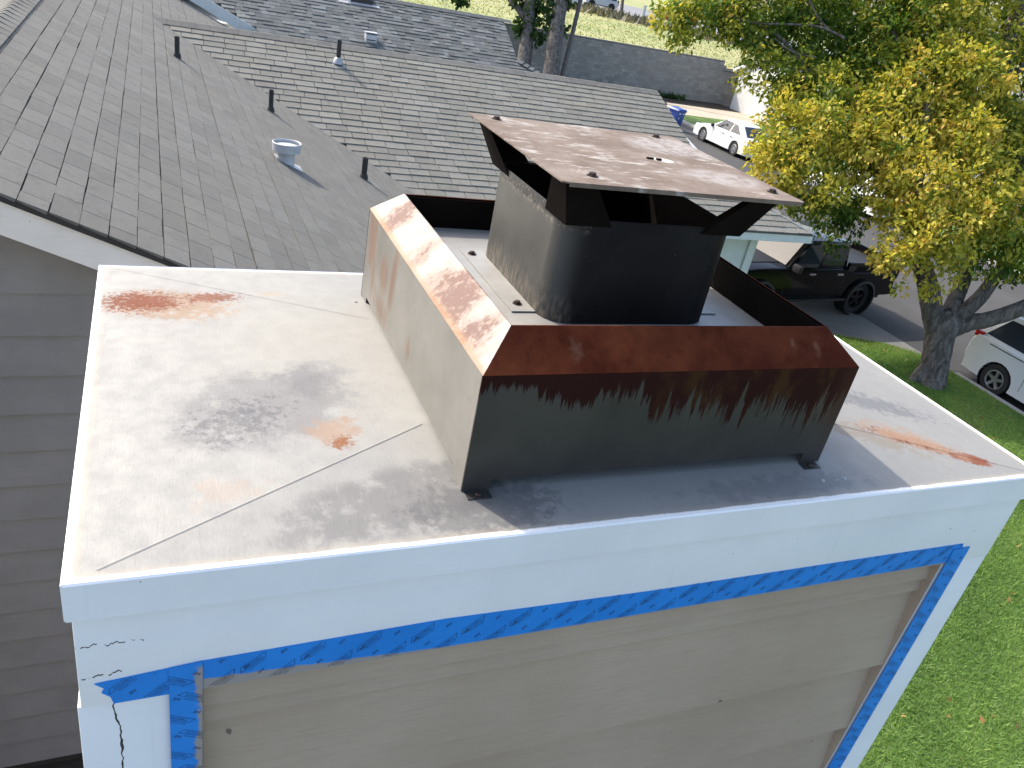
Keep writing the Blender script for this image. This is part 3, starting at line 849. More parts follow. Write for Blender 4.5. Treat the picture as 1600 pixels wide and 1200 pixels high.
# flared corner supports: two wings each
for sx in (0, 1):
    for sy in (0, 1):
        rx = FX0 if sx == 0 else FX1; ry = FY0 if sy == 0 else FY1
        dx = 1 if sx == 0 else -1; dy = 1 if sy == 0 else -1
        fl_ = 0.031
        w = 0.076
        b = MB()
        for (ax, ay, ox, oy) in ((dx, 0, 0, -dy), (0, dy, -dx, 0)):     # along the rim, outward
            p0 = Vector((rx, ry, FT - .010)); p1 = p0 + Vector((ax, ay, 0)) * w
            c = Vector((-dx, -dy, 0)) * fl_
            q0 = Vector((rx, ry, LZ - .003)) + c
            q1 = q0 + Vector((ax, ay, 0)) * 0.046
            b.sheet([p0, p1, q1, q0], 0.002)
        part('corner_support', b, M['soot'], cap)

# ------------------------------------------------------------------ masking tape with its print
def text_mesh(body, size):
    cu = bpy.data.curves.new('print', 'FONT'); cu.body = body; cu.size = size; cu.resolution_u = 2
    cu.align_x = 'CENTER'; cu.align_y = 'CENTER'
    o = bpy.data.objects.new('print', cu); COL.objects.link(o)
    dg = bpy.context.evaluated_depsgraph_get(); dg.update()
    me = bpy.data.meshes.new_from_object(o.evaluated_get(dg))
    vs = [tuple(v.co) for v in me.vertices]; fs = [tuple(p.vertices) for p in me.polygons]
    bpy.data.objects.remove(o); bpy.data.meshes.remove(me)
    return vs, fs


def mark_big():
    m = MB(); L, h, k, w = 0.0190, 0.0038, 0.0028, 0.0006
    q = [(-L - k, -h), (L - k, -h), (L + k, h), (-L + k, h)]
    for i in range(4):
        a = Vector(q[i]); c = Vector(q[(i + 1) % 4]); n = Vector((-(c - a).y, (c - a).x)).normalized() * w
        m.add([(*a, 0), (*c, 0), (*(c + n), 0), (*(a + n), 0)], [(0, 1, 2, 3)])
    vs, fs = text_mesh('ScotchBlue', 0.0044); m.add([(x * 1.3 + y * .35, y, 0) for x, y, z in vs], fs)
    vs, fs = text_mesh("PAINTER'S TAPE", 0.0028); m.add([(x * 1.3 + 0.001, y - 0.0072, 0) for x, y, z in vs], fs)
    return m


def mark_small():
    m = MB(); vs, fs = text_mesh('3M', 0.0072); return m.add([(x * 1.05 + y * .2, y, 0) for x, y, z in vs], fs)


BIG, SMALL = mark_big(), mark_small()


def tape_strip(name, label, outline, mat, y, marks, ang):
    """outline in x,z of the strip, marks = centres in x,z and kind"""
    k = len(outline)
    th = thing(name, label, 'tape', (outline[0][0], y, outline[0][1]), 0, 'strips of blue painter\'s tape on the chimney')
    m = MB().add([(x, y, z) for x, z in outline] + [(x, y + .0009, z) for x, z in outline],
                 [tuple(range(k)), tuple(range(2 * k - 1, k - 1, -1))] + [(i, i + k, (i + 1) % k + k, (i + 1) % k) for i in range(k)])
    part('tape_backing', m, mat, th)
    xs = [o[0] for o in outline]
    for mx, mz, kind in marks:
        src = BIG if kind else SMALL
        ca, sa = math.cos(ang), math.sin(ang)
        bm = bmesh.new()
        vs = [bm.verts.new((mx + x * ca - z * sa, y - 0.0003, mz + x * sa + z * ca)) for x, z, _ in src.v]
        for f in src.f:
            try: bm.faces.new([vs[i] for i in f])
            except ValueError: pass
        for i in range(k):      # cut the print at the edge of the tape
            a = Vector((outline[i][0], 0, outline[i][1])); c = Vector((outline[(i + 1) % k][0], 0, outline[(i + 1) % k][1]))
            d = c - a; n = Vector((d.z, 0, -d.x))
            g = list(bm.verts) + list(bm.edges) + list(bm.faces)
            if g and any((v.co - Vector((0, v.co.y, 0)) - a).dot(n) > 0 for v in bm.verts):
                bmesh.ops.bisect_plane(bm, geom=g, plane_co=(a.x, y, a.z), plane_no=n, clear_outer=True)
        if len(bm.faces) == 0: bm.free(); continue
        me = bpy.data.meshes.new('printed_lettering'); o = base(th)
        for v in bm.verts: v.co -= o
        bmesh.ops.recalc_face_normals(bm, faces=bm.faces)
        bm.to_mesh(me); bm.free(); me.materials.append(M['ink'])
        link('printed_lettering', me, th)
    return th


YT = 0.0088
top_o = [(0.020, -0.166), (0.030, -0.176), (0.027, -0.183), (0.036, -0.192), (0.039, -0.2045), (0.139, -0.2045), (0.45, -0.2048), (0.80, -0.2048), (1.30, -0.2048), (1.517, -0.203), (1.497, -0.1585), (1.30, -0.157), (0.80, -0.1555), (0.45, -0.1475), (0.139, -0.1555)]
hull = [(0.028, -0.166), (0.036, -0.2025), (1.517, -0.2025), (1.497, -0.159), (0.45, -0.1495), (0.139, -0.158)]
mk = []
for i in range(21):
    x = 0.050 + i * 0.074
    if x < 1.51:
        mk += [(x, -0.171 if x < .2 else -0.167, 1), (x + 0.037, -0.194, 1), (x + 0.037, -0.160, 0), (x + 0.010, -0.190, 0), (x + 0.066, -0.178, 0)]


def convex_clip_strip(name, label, outline, clip, mat, y, marks, ang):
    th = tape_strip(name, label, clip, mat, y, marks, ang)
    # swap the plain backing for the true, torn outline
    for c in list(th.children):
        if c.name.startswith('tape_backing'): bpy.data.objects.remove(c)
    k = len(outline)
    m = MB().add([(x, y, z) for x, z in outline] + [(x, y + .0009, z) for x, z in outline],
                 [tuple(range(k)), tuple(range(2 * k - 1, k - 1, -1))] + [(i, i + k, (i + 1) % k + k, (i + 1) % k) for i in range(k)])
    part('tape_backing', m, mat, th)
    return th


convex_clip_strip('painters_tape', 'long blue printed masking tape along the lower edge of the white frieze board', top_o, hull, M['tape'], YT, mk, math.radians(38))
vl = [(0.1000, -0.1585), (0.1010, -2.4), (0.1375, -2.4), (0.1385, -0.1545)]
mk = []
for i in range(16):
    z = -0.180 - i * 0.070
    mk += [(0.109, z, 1), (0.130, z - 0.034, 1), (0.131, z + .006, 0), (0.108, z - 0.034, 0)]
tape_strip('painters_tape', 'vertical blue masking tape smeared with taupe paint on the left white corner board', vl, M['tapeleft'], YT - 0.0016, mk, math.radians(-28))
vr = [(1.4765, -0.170), (1.4765, -2.4), (1.521, -2.4), (1.521, -0.182), (1.526, -0.172), (1.518, -0.168)]
mk = []
for i in range(20):
    z = -0.20 - i * 0.070
    mk += [(1.488, z, 1), (1.508, z - 0.034, 1), (1.510, z + .006, 0), (1.487, z - 0.034, 0)]
vr = [(1.4765, -0.170), (1.4765, -2.4), (1.521, -2.4), (1.521, -0.168)]
tape_strip('painters_tape', 'clean vertical blue masking tape on the right white corner board above the lawn', vr, M['taperight'], YT - 0.0016, mk, math.radians(-32))

# ------------------------------------------------------------------ the house behind: roofs of single shingles, gable wall, wing
SA = 0.4155
YG = 3.804
ZA = -1.0927                    # main slope: z = ZA - SA * x, falls to the right
ZB = -6.7107                    # wing slope: z = ZB + SA * y, falls towards the chimney
XR, XE = -1.09, 3.80            # ridge and eave of the main slope
YE, YRB = 9.73, 13.36           # eave and ridge of the wing
YFAR = 18.32
EXP, TAB = 0.147, 0.305
hs = thing('house', 'low house with grey shingle roofs, cream rake board and shaded siding behind the chimney', 'house', (3.0, 9.0, GL))
ho = base(hs)


def za(x): return ZA - SA * x
def zb(y): return ZB + SA * y


# roof decks
deckA = part('roof_slope', MB().sheet([(XR, YG, za(XR) - .012), (XE, YG, za(XE) - .012), (XE, YFAR, za(XE) - .012), (XR, YFAR, za(XR) - .012)], 0.03), M['felt'], hs)
part('roof_slope', MB().sheet([(XR, YG, za(XR) - .012), (XR, YFAR, za(XR) - .012), (XR - 5.0, YFAR, za(XR) - .012 - 5 * SA), (XR - 5.0, YG, za(XR) - .012 - 5 * SA)], 0.03), M['shA'], hs)
RB = [(3.3, YE), (10.73, YE), (9.15, 11.15), (9.15, YRB), (-0.2, YRB), (-0.2, 13.0)]       # wing outline in plan: gable above, hip below at the right end
deckB = part('roof_slope', MB().sheet([(x, y, zb(y) - .012) for x, y in RB], 0.03), M['felt'], hs)
part('roof_slope', MB().sheet([(9.15, YRB, zb(YRB) - .012), (9.15, 16.9, zb(YRB) - .012 - 3.54 * SA), (1.5, 16.9, zb(YRB) - .012 - 3.54 * SA), (0.3, YRB, zb(YRB) - .012)], 0.03), M['shB'], hs)
part('roof_slope', MB().sheet([(9.16, 11.15, zb(11.15) - .015), (10.73, YE, zb(YE) - .015), (10.73, 16.9, zb(YE) - .015), (9.16, 15.5, zb(11.15) - .015)], 0.03), M['shB'], hs)
part('gable_end', MB().sheet([(9.10, 11.16, zb(11.16) - .05), (9.10, YRB, zb(YRB) - .05), (9.10, 15.5, zb(11.16) - .05)], .04), M['trimwhite'], hs)


def wedge(m, O, U, V, N, u0, u1, v0, ln, t0=0.011, t1=0.004):
    q = []
    for (u, v, n) in ((u0, v0, -.006), (u1, v0, -.006), (u1, v0 + ln, -.006), (u0, v0 + ln, -.006), (u0, v0, t0), (u1, v0, t0), (u1, v0 + ln, t1), (u0, v0 + ln, t1)):
        q.append(O + U * u + V * v + N * n)
    return m.hexa(q)


class Slope:
    def __init__(s, O, U, V): s.O, s.U, s.V = Vector(O), Vector(U).normalized(), Vector(V).normalized(); s.N = s.U.cross(s.V).normalized()


sa_n = math.hypot(1, SA)
# main slope: courses run along y, upslope is -x;  U chosen so that U x V points up
slA = Slope((XE, YFAR, za(XE)), (0, -1, 0), (-1, 0, SA))
slB = Slope((0.0, YE, zb(YE)), (1, 0, 0), (0, 1, SA))
pieces = []
nA = int((XE - XR) * sa_n / EXP) + 1
for i in range(nA):
    v0 = i * EXP + 0.004 * (random.random() - .5)
    if v0 > (XE - XR) * sa_n - .03: break
    LU = YFAR - YG + 0.012
    u = LU
    first = (0.30, 0.14, 0.22)[i % 3] + 0.03 * random.random()
    while u > 0:
        w = first if u == LU else TAB
        u0 = max(0, u - w)
        pieces.append((slA, u0 + .0028, u - .0028 * (random.random() + .5), v0 + random.gauss(0, .0016), 'A'))
        u = u0
        first = TAB
nB = int((YRB - YE) * sa_n / EXP) + 1
for i in range(nB):
    v0 = i * EXP + 0.004 * (random.random() - .5)
    if v0 > (YRB - YE) * sa_n - .03: break
    y = YE + v0 / sa_n
    xr = 10.73 - 1.58 * (y - YE) / (11.15 - YE) if y < 11.15 else 9.15
    xv = 3.55 - (y - 10.22) * 1.005 - 0.30 if y > 9.9 else 3.6      # end in the valley
    u = xr - (0.10, 0.25, 0.17)[i % 3] * random.random()
    pieces.append((slB, u + .003, xr + .012, v0, 'B'))
    while u > xv:
        pieces.append((slB, u - TAB + .005, u - .004, v0 + random.gauss(0, .003), 'B')); u -= TAB
cen = np.array([list(s.O + s.U * (u0 + u1) / 2 + s.V * (v + EXP / 2)) for s, u0, u1, v, k in pieces])
pu, pv, pz = project(cen)
vis = (pu > -20) & (pu < 1600) & (pv > -20) & ~((pv > 440) & (pu > 150)) & ~((pu > 585) & (pv > 310)) & ~((pu > 900) & (pv > 200)) & (pz > 0)
size = np.where(vis, 1 / pz ** 2 * np.where(np.array([k == 'A' for *_, k in pieces]), 1.0, 0.8), 0)
near = set(np.argsort(-size)[:298].tolist())
shingle_meshes = {}
for kk, mat in (('A', M['shA']), ('B', M['shB'])):
    shingle_meshes[kk] = []
    for k in range(9):
        m = MB(); m.tint = random.random()
        wedge(m, Vector((0, 0, 0)), Vector((1, 0, 0)), Vector((0, 1, 0)), Vector((0, 0, 1)), 0, 1, 0, EXP - .0055 if kk == 'A' else EXP + .02, 0.011 + .004 * random.random() if kk == 'A' else .013 + .007 * random.random())
        shingle_meshes[kk].append(m.mesh('shingle', mat, tint=True))
rest = {'A': MB(), 'B': MB()}
for idx, (s, u0, u1, v, k) in enumerate(pieces):
    if idx in near:
        o = link('shingle', random.choice(shingle_meshes[k]), deckA if k == 'A' else deckB)
        mw = Matrix((s.U, s.V, s.N)).transposed().to_4x4()
        mw.translation = s.O + s.U * u0 + s.V * v - ho
        o.matrix_local = mw @ Matrix.Diagonal((u1 - u0, 1, 1, 1))
    else:
        rest[k].tint = min(1, max(0, random.gauss(0.5, 0.28)))
        wedge(rest[k], s.O, s.U, s.V, s.N, u0, u1, v, EXP - .0055 if k == 'A' else EXP + .02, 0.011 + .004 * random.random() if k == 'A' else .013 + .007 * random.random())
for k in 'AB':
    link('shingle_field', rest[k].mesh('shingle_field', M['sh' + k], ho, tint=True), deckA if k == 'A' else deckB, kind='stuff')
# ridge caps
for (a, d, n, w0, w1) in (((XR, YG, za(XR) + .02), (0, 1, 0), 70, (1, 0, -SA), (-1, 0, -SA)), ((9.14, YRB, zb(YRB) + .018), (-1, 0, 0), 46, (0, -1, -SA), (0, 1, -SA))):
    m = MB(); a = Vector(a); d = Vector(d); w0 = Vector(w0).normalized() * .14; w1 = Vector(w1).normalized() * .14
    for i in range(n):
        m.tint = random.random()
        p = a + d * i * .205; q = p + d * .24
        h = Vector((0, 0, .010))
        m.add([p + w0, p + h, p + w1, q + w0, q, q + w1, p + w0 - h * 1.4, p - h * .4, p + w1 - h * 1.4], [(0, 3, 4, 1), (1, 4, 5, 2), (6, 0, 1, 7), (7, 1, 2, 8)])
    link('ridge_cap', m.mesh('ridge_cap', M['shA'], ho, tint=True), hs, kind='stuff')

# unseen lower roof under the photographer, added to bounce warm light onto the chimney front
part('bounce_roof', MB().sheet([(-5.0, -0.06, -1.12), (-5.0, -7.0, -2.9), (1.9, -7.0, -2.9), (1.9, -0.06, -1.12)], .1), M['shB'], hs)
part('front_wall', MB().box(-4.6, 1.6, -6.6, -0.15, GL, -3.0), M['siding'], hs)
# rake boards of the gable
def rake(x0, x1, y0, y1, top, h, mat, name='rake_board'):
    f = lambda x: (za(x) if x >= XR else za(XR) - SA * (XR - x))
    p = []
    for y in (y0, y1):
        p.append([(x0, y, f(x0) + top - h), (x1, y, f(x1) + top - h), (x1, y, f(x1) + top), (x0, y, f(x0) + top)])
    m = MB().add(p[0] + p[1], [(0, 1, 2, 3), (7, 6, 5, 4), (0, 4, 5, 1), (1, 5, 6, 2), (2, 6, 7, 3), (3, 7, 4, 0)])
    return part(name, m, mat, hs)


rake(XR, XE + .05, YG + .018, YG + .056, -.030, 0.205, M['fascia'])
rake(XR - 5, XR, YG + .018, YG + .056, -.030, 0.205, M['fascia'])
rake(XR, XE + .04, YG + .0185, YG + .34, -.046, 0.018, M['fascia'], 'soffit')
rake(XR - 5, XR, YG + .0185, YG + .34, -.046, 0.018, M['fascia'], 'soffit')
rake(XR, XE, YG + .002, YG + .06, -.013, 0.014, M['felt'], 'drip_edge')
part('eave_board', MB().box(XE + .002, XE + .04, YG + .06, YE - .03, za(XE) - .20, za(XE) - .015), M['fascia'], hs)
# gable wall and its wide planks
YW = YG + 0.36
wall = MB()
wl = [(-5.6, GL), (XE - .35, GL), (XE - .35, za(XE - .35) - .05), (XR, za(XR) - .05), (-5.6, za(XR) - .05 - SA * (5.6 + XR))]
wall.sheet([(x, YW + .03, z) for x, z in wl], 0.15)
gw = part('gable_wall', wall, M['felt'], hs)
E2 = 0.272
WP = plank_mesh('wall_plank', E2 + .012, M['wallsiding'], 0.032)
z = -0.72
while z > GL:
    # a plank runs between the two slopes at its own height
    zt = z + E2 + .06
    xa = XR - (za(XR) - .06 - zt) / SA; xb = XR + (za(XR) - .06 - zt) / SA
    xa = max(xa, -5.6); xb = min(xb, XE - .35)
    if xb - xa > .3:
        o = link('wall_plank', WP, gw, Vector(((xa + xb) / 2, YW + .006, z)) - ho); o.scale[0] = xb - xa
    z -= E2
part('side_wall', MB().box(XE - .45, XE - .352, YW + .19, 10.2, GL, za(XE - .35) - .06), M['wallsiding'], hs)

# the wing: white wall under its eave, posts, fascia
part('wing_wall', MB().box(XE - .34, 9.82, 10.235, 10.33, GL, zb(10.24) - .06), M['trimwhite'], hs)
part('wing_wall', MB().add([(9.82, 10.34, GL), (9.82, 10.34, zb(10.3) - .06), (8.9, YRB, zb(YRB) - .06), (8.9, 16.4, zb(10.3) - .1), (8.9, 16.4, GL), (9.7, 10.34, GL), (9.7, 10.34, zb(10.3) - .06), (8.78, YRB, zb(YRB) - .06), (8.78, 16.4, zb(10.3) - .1), (8.78, 16.4, GL)],
                           [(0, 1, 2, 3, 4), (9, 8, 7, 6, 5), (0, 5, 6, 1), (1, 6, 7, 2), (2, 7, 8, 3), (3, 8, 9, 4)]), M['trimwhite'], hs)
part('corner_trim', MB().box(9.822, 9.95, 10.19, 10.335, GL, zb(10.2) - .06), M['trimwhite'], hs)
part('porch_post', MB().box(10.28, 10.38, 10.62, 10.72, GL, zb(10.6) - .05), M['trimwhite'], hs)
part('porch_beam', MB().bar((9.86, 10.26, zb(10.2) - .16), (10.33, 10.67, zb(10.2) - .16), .09, .16), M['trimwhite'], hs)
part('eave_board', MB().add([(XE + .05, YE - .02, zb(YE) - .155), (10.77, YE - .02, zb(YE) - .155), (10.77, YE + .02, zb(YE) - .155), (XE + .05, YE + .02, zb(YE) - .155),
                             (XE + .05, YE - .02, zb(YE) - .018), (10.77, YE - .02, zb(YE) - .018), (10.77, YE + .02, zb(YE) - .018), (XE + .05, YE + .02, zb(YE) - .018)],
                            [(3, 2, 1, 0), (4, 5, 6, 7), (0, 1, 5, 4), (1, 2, 6, 5), (2, 3, 7, 6), (3, 0, 4, 7)]), M['trimwhite'], hs)
part('rake_board', MB().bar((9.165, 11.15, zb(11.15) - .085), (9.165, YRB, zb(YRB) - .085), .03, .13), M['trimwhite'], hs)
part('eave_board', MB().box(10.735, 10.765, YE - .02, 16.9, zb(YE) - .155, zb(YE) - .018), M['trimwhite'], hs)
part('hip_edge', MB().bar((10.735, YE - .01, zb(YE) + .008), (9.16, 11.15, zb(11.15) + .008), .05, .012), M['lead'], hs)
part('drip_edge', MB().bar((XE + .05, YE - .028, zb(YE) - .010), (10.77, YE - .028, zb(YE) - .010), .016, .012), M['felt'], hs)
part('soffit', MB().box(XE + .05, 10.62, YE + .03, 10.23, zb(YE) - .14, zb(YE) - .12), M['trimwhite'], hs)


# --- pipes and vents on the roofs
def vent_pipe(x, y, z, h, r, label, slope, collar=False):
    t = thing('vent_pipe', label, 'vent pipe', (x, y, z), 0, 'black vent pipes on the grey roofs')
    part('pipe', MB().lathe([(r, -.05), (r, h), (r * .8, h), (r * .8, h - .05)], (x, y, z), n=14, cap=(False, True)), M['pipe'], t, smooth=40)
    s = 0.10
    sx, sy = slope
    f = lambda a, c: z + sx * a + sy * c + .010
    part('flashing', MB().sheet([(x - s, y - s, f(-s, -s)), (x + s, y - s, f(s, -s)), (x + s, y + s, f(s, s)), (x - s, y + s, f(-s, s))], .004), M['lead'] if collar else M['shA'], t)
    k = 1.0 if not collar else 1.0
    part('collar', MB().lathe([(r + (.05 if collar else .02), 0.005), (r + (.03 if collar else .012), .05 if not collar else .075), (r + .001, .07 if not collar else .10)], (x, y, z), n=14), M['lead'] if collar else M['felt'], t, smooth=40)
    return t


vent_pipe(0.402, 10.83, za(.402), .262, .030, 'black vent pipe highest up the main slope, farthest from the chimney', (-SA, 0))
vent_pipe(1.525, 10.49, za(1.525), .285, .030, 'black vent pipe near the valley, beyond the wide grey vent', (-SA, 0))
vent_pipe(2.506, 9.12, za(2.506), .272, .036, 'black vent pipe low in the valley just behind the rusty shroud', (-SA, 0))
vent_pipe(2.83, 12.86, zb(12.86), .36, .036, 'black vent pipe with a pale metal collar on the wing roof', (0, SA), True)
x, y = 1.36, 7.83; z = za(x)
t = thing('roof_vent', 'wide grey metal vent with an open round cap on the main slope', 'roof vent', (x, y, z))
part('stub', MB().lathe([(.088, -.05), (.088, .13)], (x, y, z), n=20), M['vent'], t, smooth=40)
part('cap_ring', MB().lathe([(.090, .100), (.145, .104), (.148, .190), (.142, .193), (.137, .190), (.135, .13), (.02, .125)], (x, y, z + .02), n=24), M['vent'], t, smooth=35)
part('cap_plate', MB().lathe([(.118, .160), (.0, .172)], (x, y, z + .02), n=24), M['vent'], t, smooth=40)
s = .11
part('flashing', MB().sheet([(x - s, y - s, za(x - s) + .013), (x + s * 1.5, y - s, za(x + s * 1.5) + .013), (x + s * 1.5, y + s, za(x + s * 1.5) + .013), (x - s, y + s, za(x - s) + .013)], .003), M['lead'], t)

# ------------------------------------------------------------------ the neighbour's house beyond the ridge
ZC = -9.3307


def zc(y): return ZC + SA * y


nb = thing('neighbour_house', 'house beyond the ridge with pale variegated shingles, skylight and white rake board', 'house', (5.0, 21.0, GL))
no = base(nb)
YC0, YC1 = 17.6, 20.36
XC1 = 8.50
deck = part('roof_slope', MB().sheet([(2.2, YC0, zc(YC0) - .02), (9.05, YC0, zc(YC0) - .02), (8.75, 18.25, zc(18.25) - .02), (8.36, 18.62, zc(18.62) - .02), (XC1, YC1, zc(YC1) - .02), (0.0, YC1, zc(YC1) - .02), (2.20, 18.40, zc(18.40) - .02)], .05), M['felt'], nb)
part('roof_slope', MB().sheet([(0.2, YC1, zc(YC1) - .02), (XC1, YC1, zc(YC1) - .02), (XC1 + .3, 23.2, zc(YC1) - 1.2), (0.2, 23.2, zc(YC1) - 1.2)], .05), M['shC'], nb)
slC = Slope((0.0, YC0, zc(YC0)), (1, 0, 0), (0, 1, SA))
m = MB(); i = 0; EC = .145
while i * EC < (YC1 - YC0) * sa_n - .03:
    v = i * EC; y = YC0 + v / sa_n
    xr = 9.05 - .3 * (y - YC0) / .65 if y < 18.25 else (8.75 - .39 * (y - 18.25) / .37 if y < 18.62 else 8.36 + (XC1 - 8.36) * (y - 18.62) / (YC1 - 18.62))
    xl = 2.2 if y < 18.3 else 2.16 - 1.06 * (y - 18.34)
    u = xl - random.random() * .2
    while u < xr:
        w = random.choice((.12, .16, .2, .27, .33)); m.tint = random.choice((.02, .1, .2, .3, .45, .6, .95, .75, .35))
        wedge(m, slC.O, slC.U, slC.V, slC.N, max(u, xl - .10) + .002, min(u + w, xr) - .002, v, EC + .03, .010 + .012 * (random.random() > .5))
        u += w
    i += 1
link('laminated_shingle', m.mesh('laminated_shingle', M['shC'], no, tint=True), nb, kind='stuff')
m = MB()
for i in range(44):
    p = Vector((8.5 - i * .19, YC1, zc(YC1) + .03)); m.tint = random.random() * .4
    m.add([p + Vector((0, -.13, -.06)), p + Vector((.2, -.13, -.055)), p + Vector((.2, 0, .004)), p, p + Vector((.2, .13, -.055)), p + Vector((0, .13, -.06))], [(0, 1, 2, 3), (3, 2, 4, 5)])
link('ridge_cap', m.mesh('ridge_cap', M['shC'], no, tint=True), nb, kind='stuff')
for i in range(5):       # caps where the lower hip runs out
    a = Vector((8.36 + .11 * i, 18.62 - .105 * i, 0)); c = a + Vector((.13, -.12, 0))
    a.z = zc(a.y) + .03; c.z = zc(c.y) + .05
    mm = MB(); mm.tint = .25 + .3 * random.random()
    s_ = Vector((.10, .10, 0))
    mm.add([a - s_ + Vector((0, 0, -.035)), a + Vector((0, 0, .01)), a + s_ * 1.1 + Vector((0, 0, -.03)), c - s_ + Vector((0, 0, -.035)), c + Vector((0, 0, .018)), c + s_ * 1.1 + Vector((0, 0, -.03)),
            c - s_ + Vector((0, 0, -.06)), c + s_ * 1.1 + Vector((0, 0, -.06))], [(0, 3, 4, 1), (1, 4, 5, 2), (3, 6, 7, 5, 4)])
    link('hip_cap', mm.mesh('hip_cap', M['shC'], no, tint=True), nb)
part('house_wall', MB().box(0.6, 8.2, 18.6, 23.0, GL, zc(18.6) - .12), M['stucco'], nb)
# white rake board of its near gable
q = [(-.2, -.885), (2.2, -1.967), (2.4, -1.816), (-.2, -.665)]
part('rake_board', MB().sheet([(x, 18.42, z) for x, z in q], -.04), M['trimwhite'], nb)
# skylight and stub vent
sk = group_empty('skylight', nb)
x0, x1, y0, y1 = 4.38, 4.98, 20.00, 20.34
for (a0, a1, c0, c1) in ((x0, x0 + .07, y0, y1), (x1 - .07, x1, y0, y1), (x0 + .071, x1 - .071, y0, y0 + .07), (x0 + .071, x1 - .071, y1 - .05, y1)):
    part('frame', MB().hexa([(a0, c0, zc(c0)), (a1, c0, zc(c0)), (a1, c1, zc(c1)), (a0, c1, zc(c1)), (a0, c0, zc(c0) + .12), (a1, c0, zc(c0) + .12), (a1, c1, zc(c1) + .12), (a0, c1, zc(c1) + .12)]), M['pipe'] if c0 == y0 and a0 != x0 else M['trimwhite'], sk)
part('pane', MB().sheet([(x0 + .07, y0 + .07, zc(y0 + .07) + .09), (x1 - .07, y0 + .07, zc(y0 + .07) + .09), (x1 - .07, y1 - .05, zc(y1 - .05) + .09), (x0 + .07, y1 - .05, zc(y1 - .05) + .09)], .01), M['vent'], sk)
part('apron', MB().sheet([(x0 - .22, y0 - .10, zc(y0 - .10) + .022), (x1 + .16, y0 - .10, zc(y0 - .10) + .022), (x1 + .16, y0 - .01, zc(y0 - .01) + .022), (x0 - .22, y0 - .01, zc(y0 - .01) + .022)], .004), M['lead'], sk)
x, y = 4.66, 18.55; z = zc(y)
t = thing('roof_vent', 'short pale grey vent box just above the wing ridge', 'roof vent', (x, y, z))
part('vent_box', MB().hexa([(x - .13, y - .10, z - .03), (x + .13, y - .10, z - .03), (x + .13, y + .10, z), (x - .13, y + .10, z), (x - .12, y - .09, z + .13), (x + .12, y - .09, z + .13), (x + .12, y + .09, z + .16), (x - .12, y + .09, z + .16)]), M['vent'], t, bevel=.012)
part('vent_lid', MB().box(x - .14, x + .14, y - .11, y + .11, z + .165, z + .178), M['vent'], t)
part('vent_slot', MB().box(x - .10, x + .10, y - .104, y - .099, z + .01, z + .03), M['felt'], t)

# ------------------------------------------------------------------ the block wall at the end of the street
bw = thing('block_wall', 'long grey concrete block wall across the end of the street', 'wall', (26.0, 47.5, GL))
wo = base(bw)
part('wall_core', MB().box(8, 35.75, 47.52, 47.62, GS - .1, -3.0), M['mortar'], bw)
part('wall_core', MB().box(35.76, 39.4, 47.521, 47.62, GS - .1, -3.54), M['mortar'], bw)
m = MB(); row = 0; z = GL - .1
while z < -3.02:
    x = 8.0 - .2 * (row % 2)
    while x < 39.3:
        top_z = -3.0 if x < 35.6 else -3.54
        if z + .19 <= top_z + .06:
            m.tint = min(1, max(0, random.gauss(.5, .28)))
            m.box(x, x + .39, 47.50 + random.random() * .006, 47.64, z, z + .188)
        x += .40
    z += .2; row += 1
link('concrete_block', m.mesh('concrete_block', M['block'], wo, tint=True), bw, kind='stuff')
part('wall_cap', MB().box(8, 35.76, 47.47, 47.67, -3.02, -2.955), M['block'], bw)
part('wall_cap', MB().box(35.77, 39.4, 47.47, 47.67, -3.565, -3.50), M['block'], bw)

# ------------------------------------------------------------------ garage house on the far side of the street
gd = thing('garage_house', 'white gabled garage with small door windows half hidden by the yellow tree', 'house', (38.0, 43.0, GL))
XG = 36.4
part('wall', MB().sheet([(XG, 46.1, GL), (XG, 46.1, -3.15), (XG, 43.2, -1.95), (XG, 40.3, -3.15), (XG, 40.3, GL)], .2), M['stucco'], gd)
part('wall', MB().box(XG + .2, 46, 45.9, 46.1, GL, -3.2), M['stucco'], gd)
part('wall', MB().box(XG + .2, 46, 40.3, 40.5, GL, -3.2), M['stucco'], gd)
for y0, y1, z0, z1 in ((43.2, 46.7, -1.78, -3.28), (43.2, 39.7, -1.78, -3.28)):
    q = [(XG - .35, y0, z0), (46, y0, z0), (46, y1, z1), (XG - .35, y1, z1)]
    part('roof', MB().sheet(q if y1 < y0 else q[::-1], .08), M['shC'], gd)
    part('rake_board', MB().bar((XG - .37, y0, z0 - .12), (XG - .37, y1, z1 - .12), .05, .2), M['trimwhite'], gd)
dr = part('garage_door', MB().box(XG - .04, XG - .005, 41.0, 45.2, GL + .02, -3.55), M['trimwhite'], gd)
for r in range(4):
    for c in range(8):
        y0 = 41.05 + c * .52; z0 = GL + .06 + r * .54
        if r < 3: part('door_panel', MB().box(XG - .06, XG - .042, y0 + .05, y0 + .46, z0 + .06, z0 + .48), M['trimwhite'], dr)
        else:
            part('door_panel', MB().box(XG - .06, XG - .042, y0 + .03, y0 + .48, z0 + .02, z0 + .50), M['trimwhite'], dr)
            for k in range(2):
                for l in range(2):
                    part('pane', MB().box(XG - .066, XG - .0605, y0 + .07 + k * .195, y0 + .24 + k * .195, z0 + .08 + l * .19, z0 + .245 + l * .19), M['glass'], dr)
for y0, y1, z0, z1 in ((45.2, 45.35, GL, -3.4), (40.85, 41.0, GL, -3.4), (41.001, 45.199, -3.55, -3.4)):
    part('door_trim', MB().box(XG - .05, XG - .003, y0, y1, z0, z1), M['trimwhite'], gd)

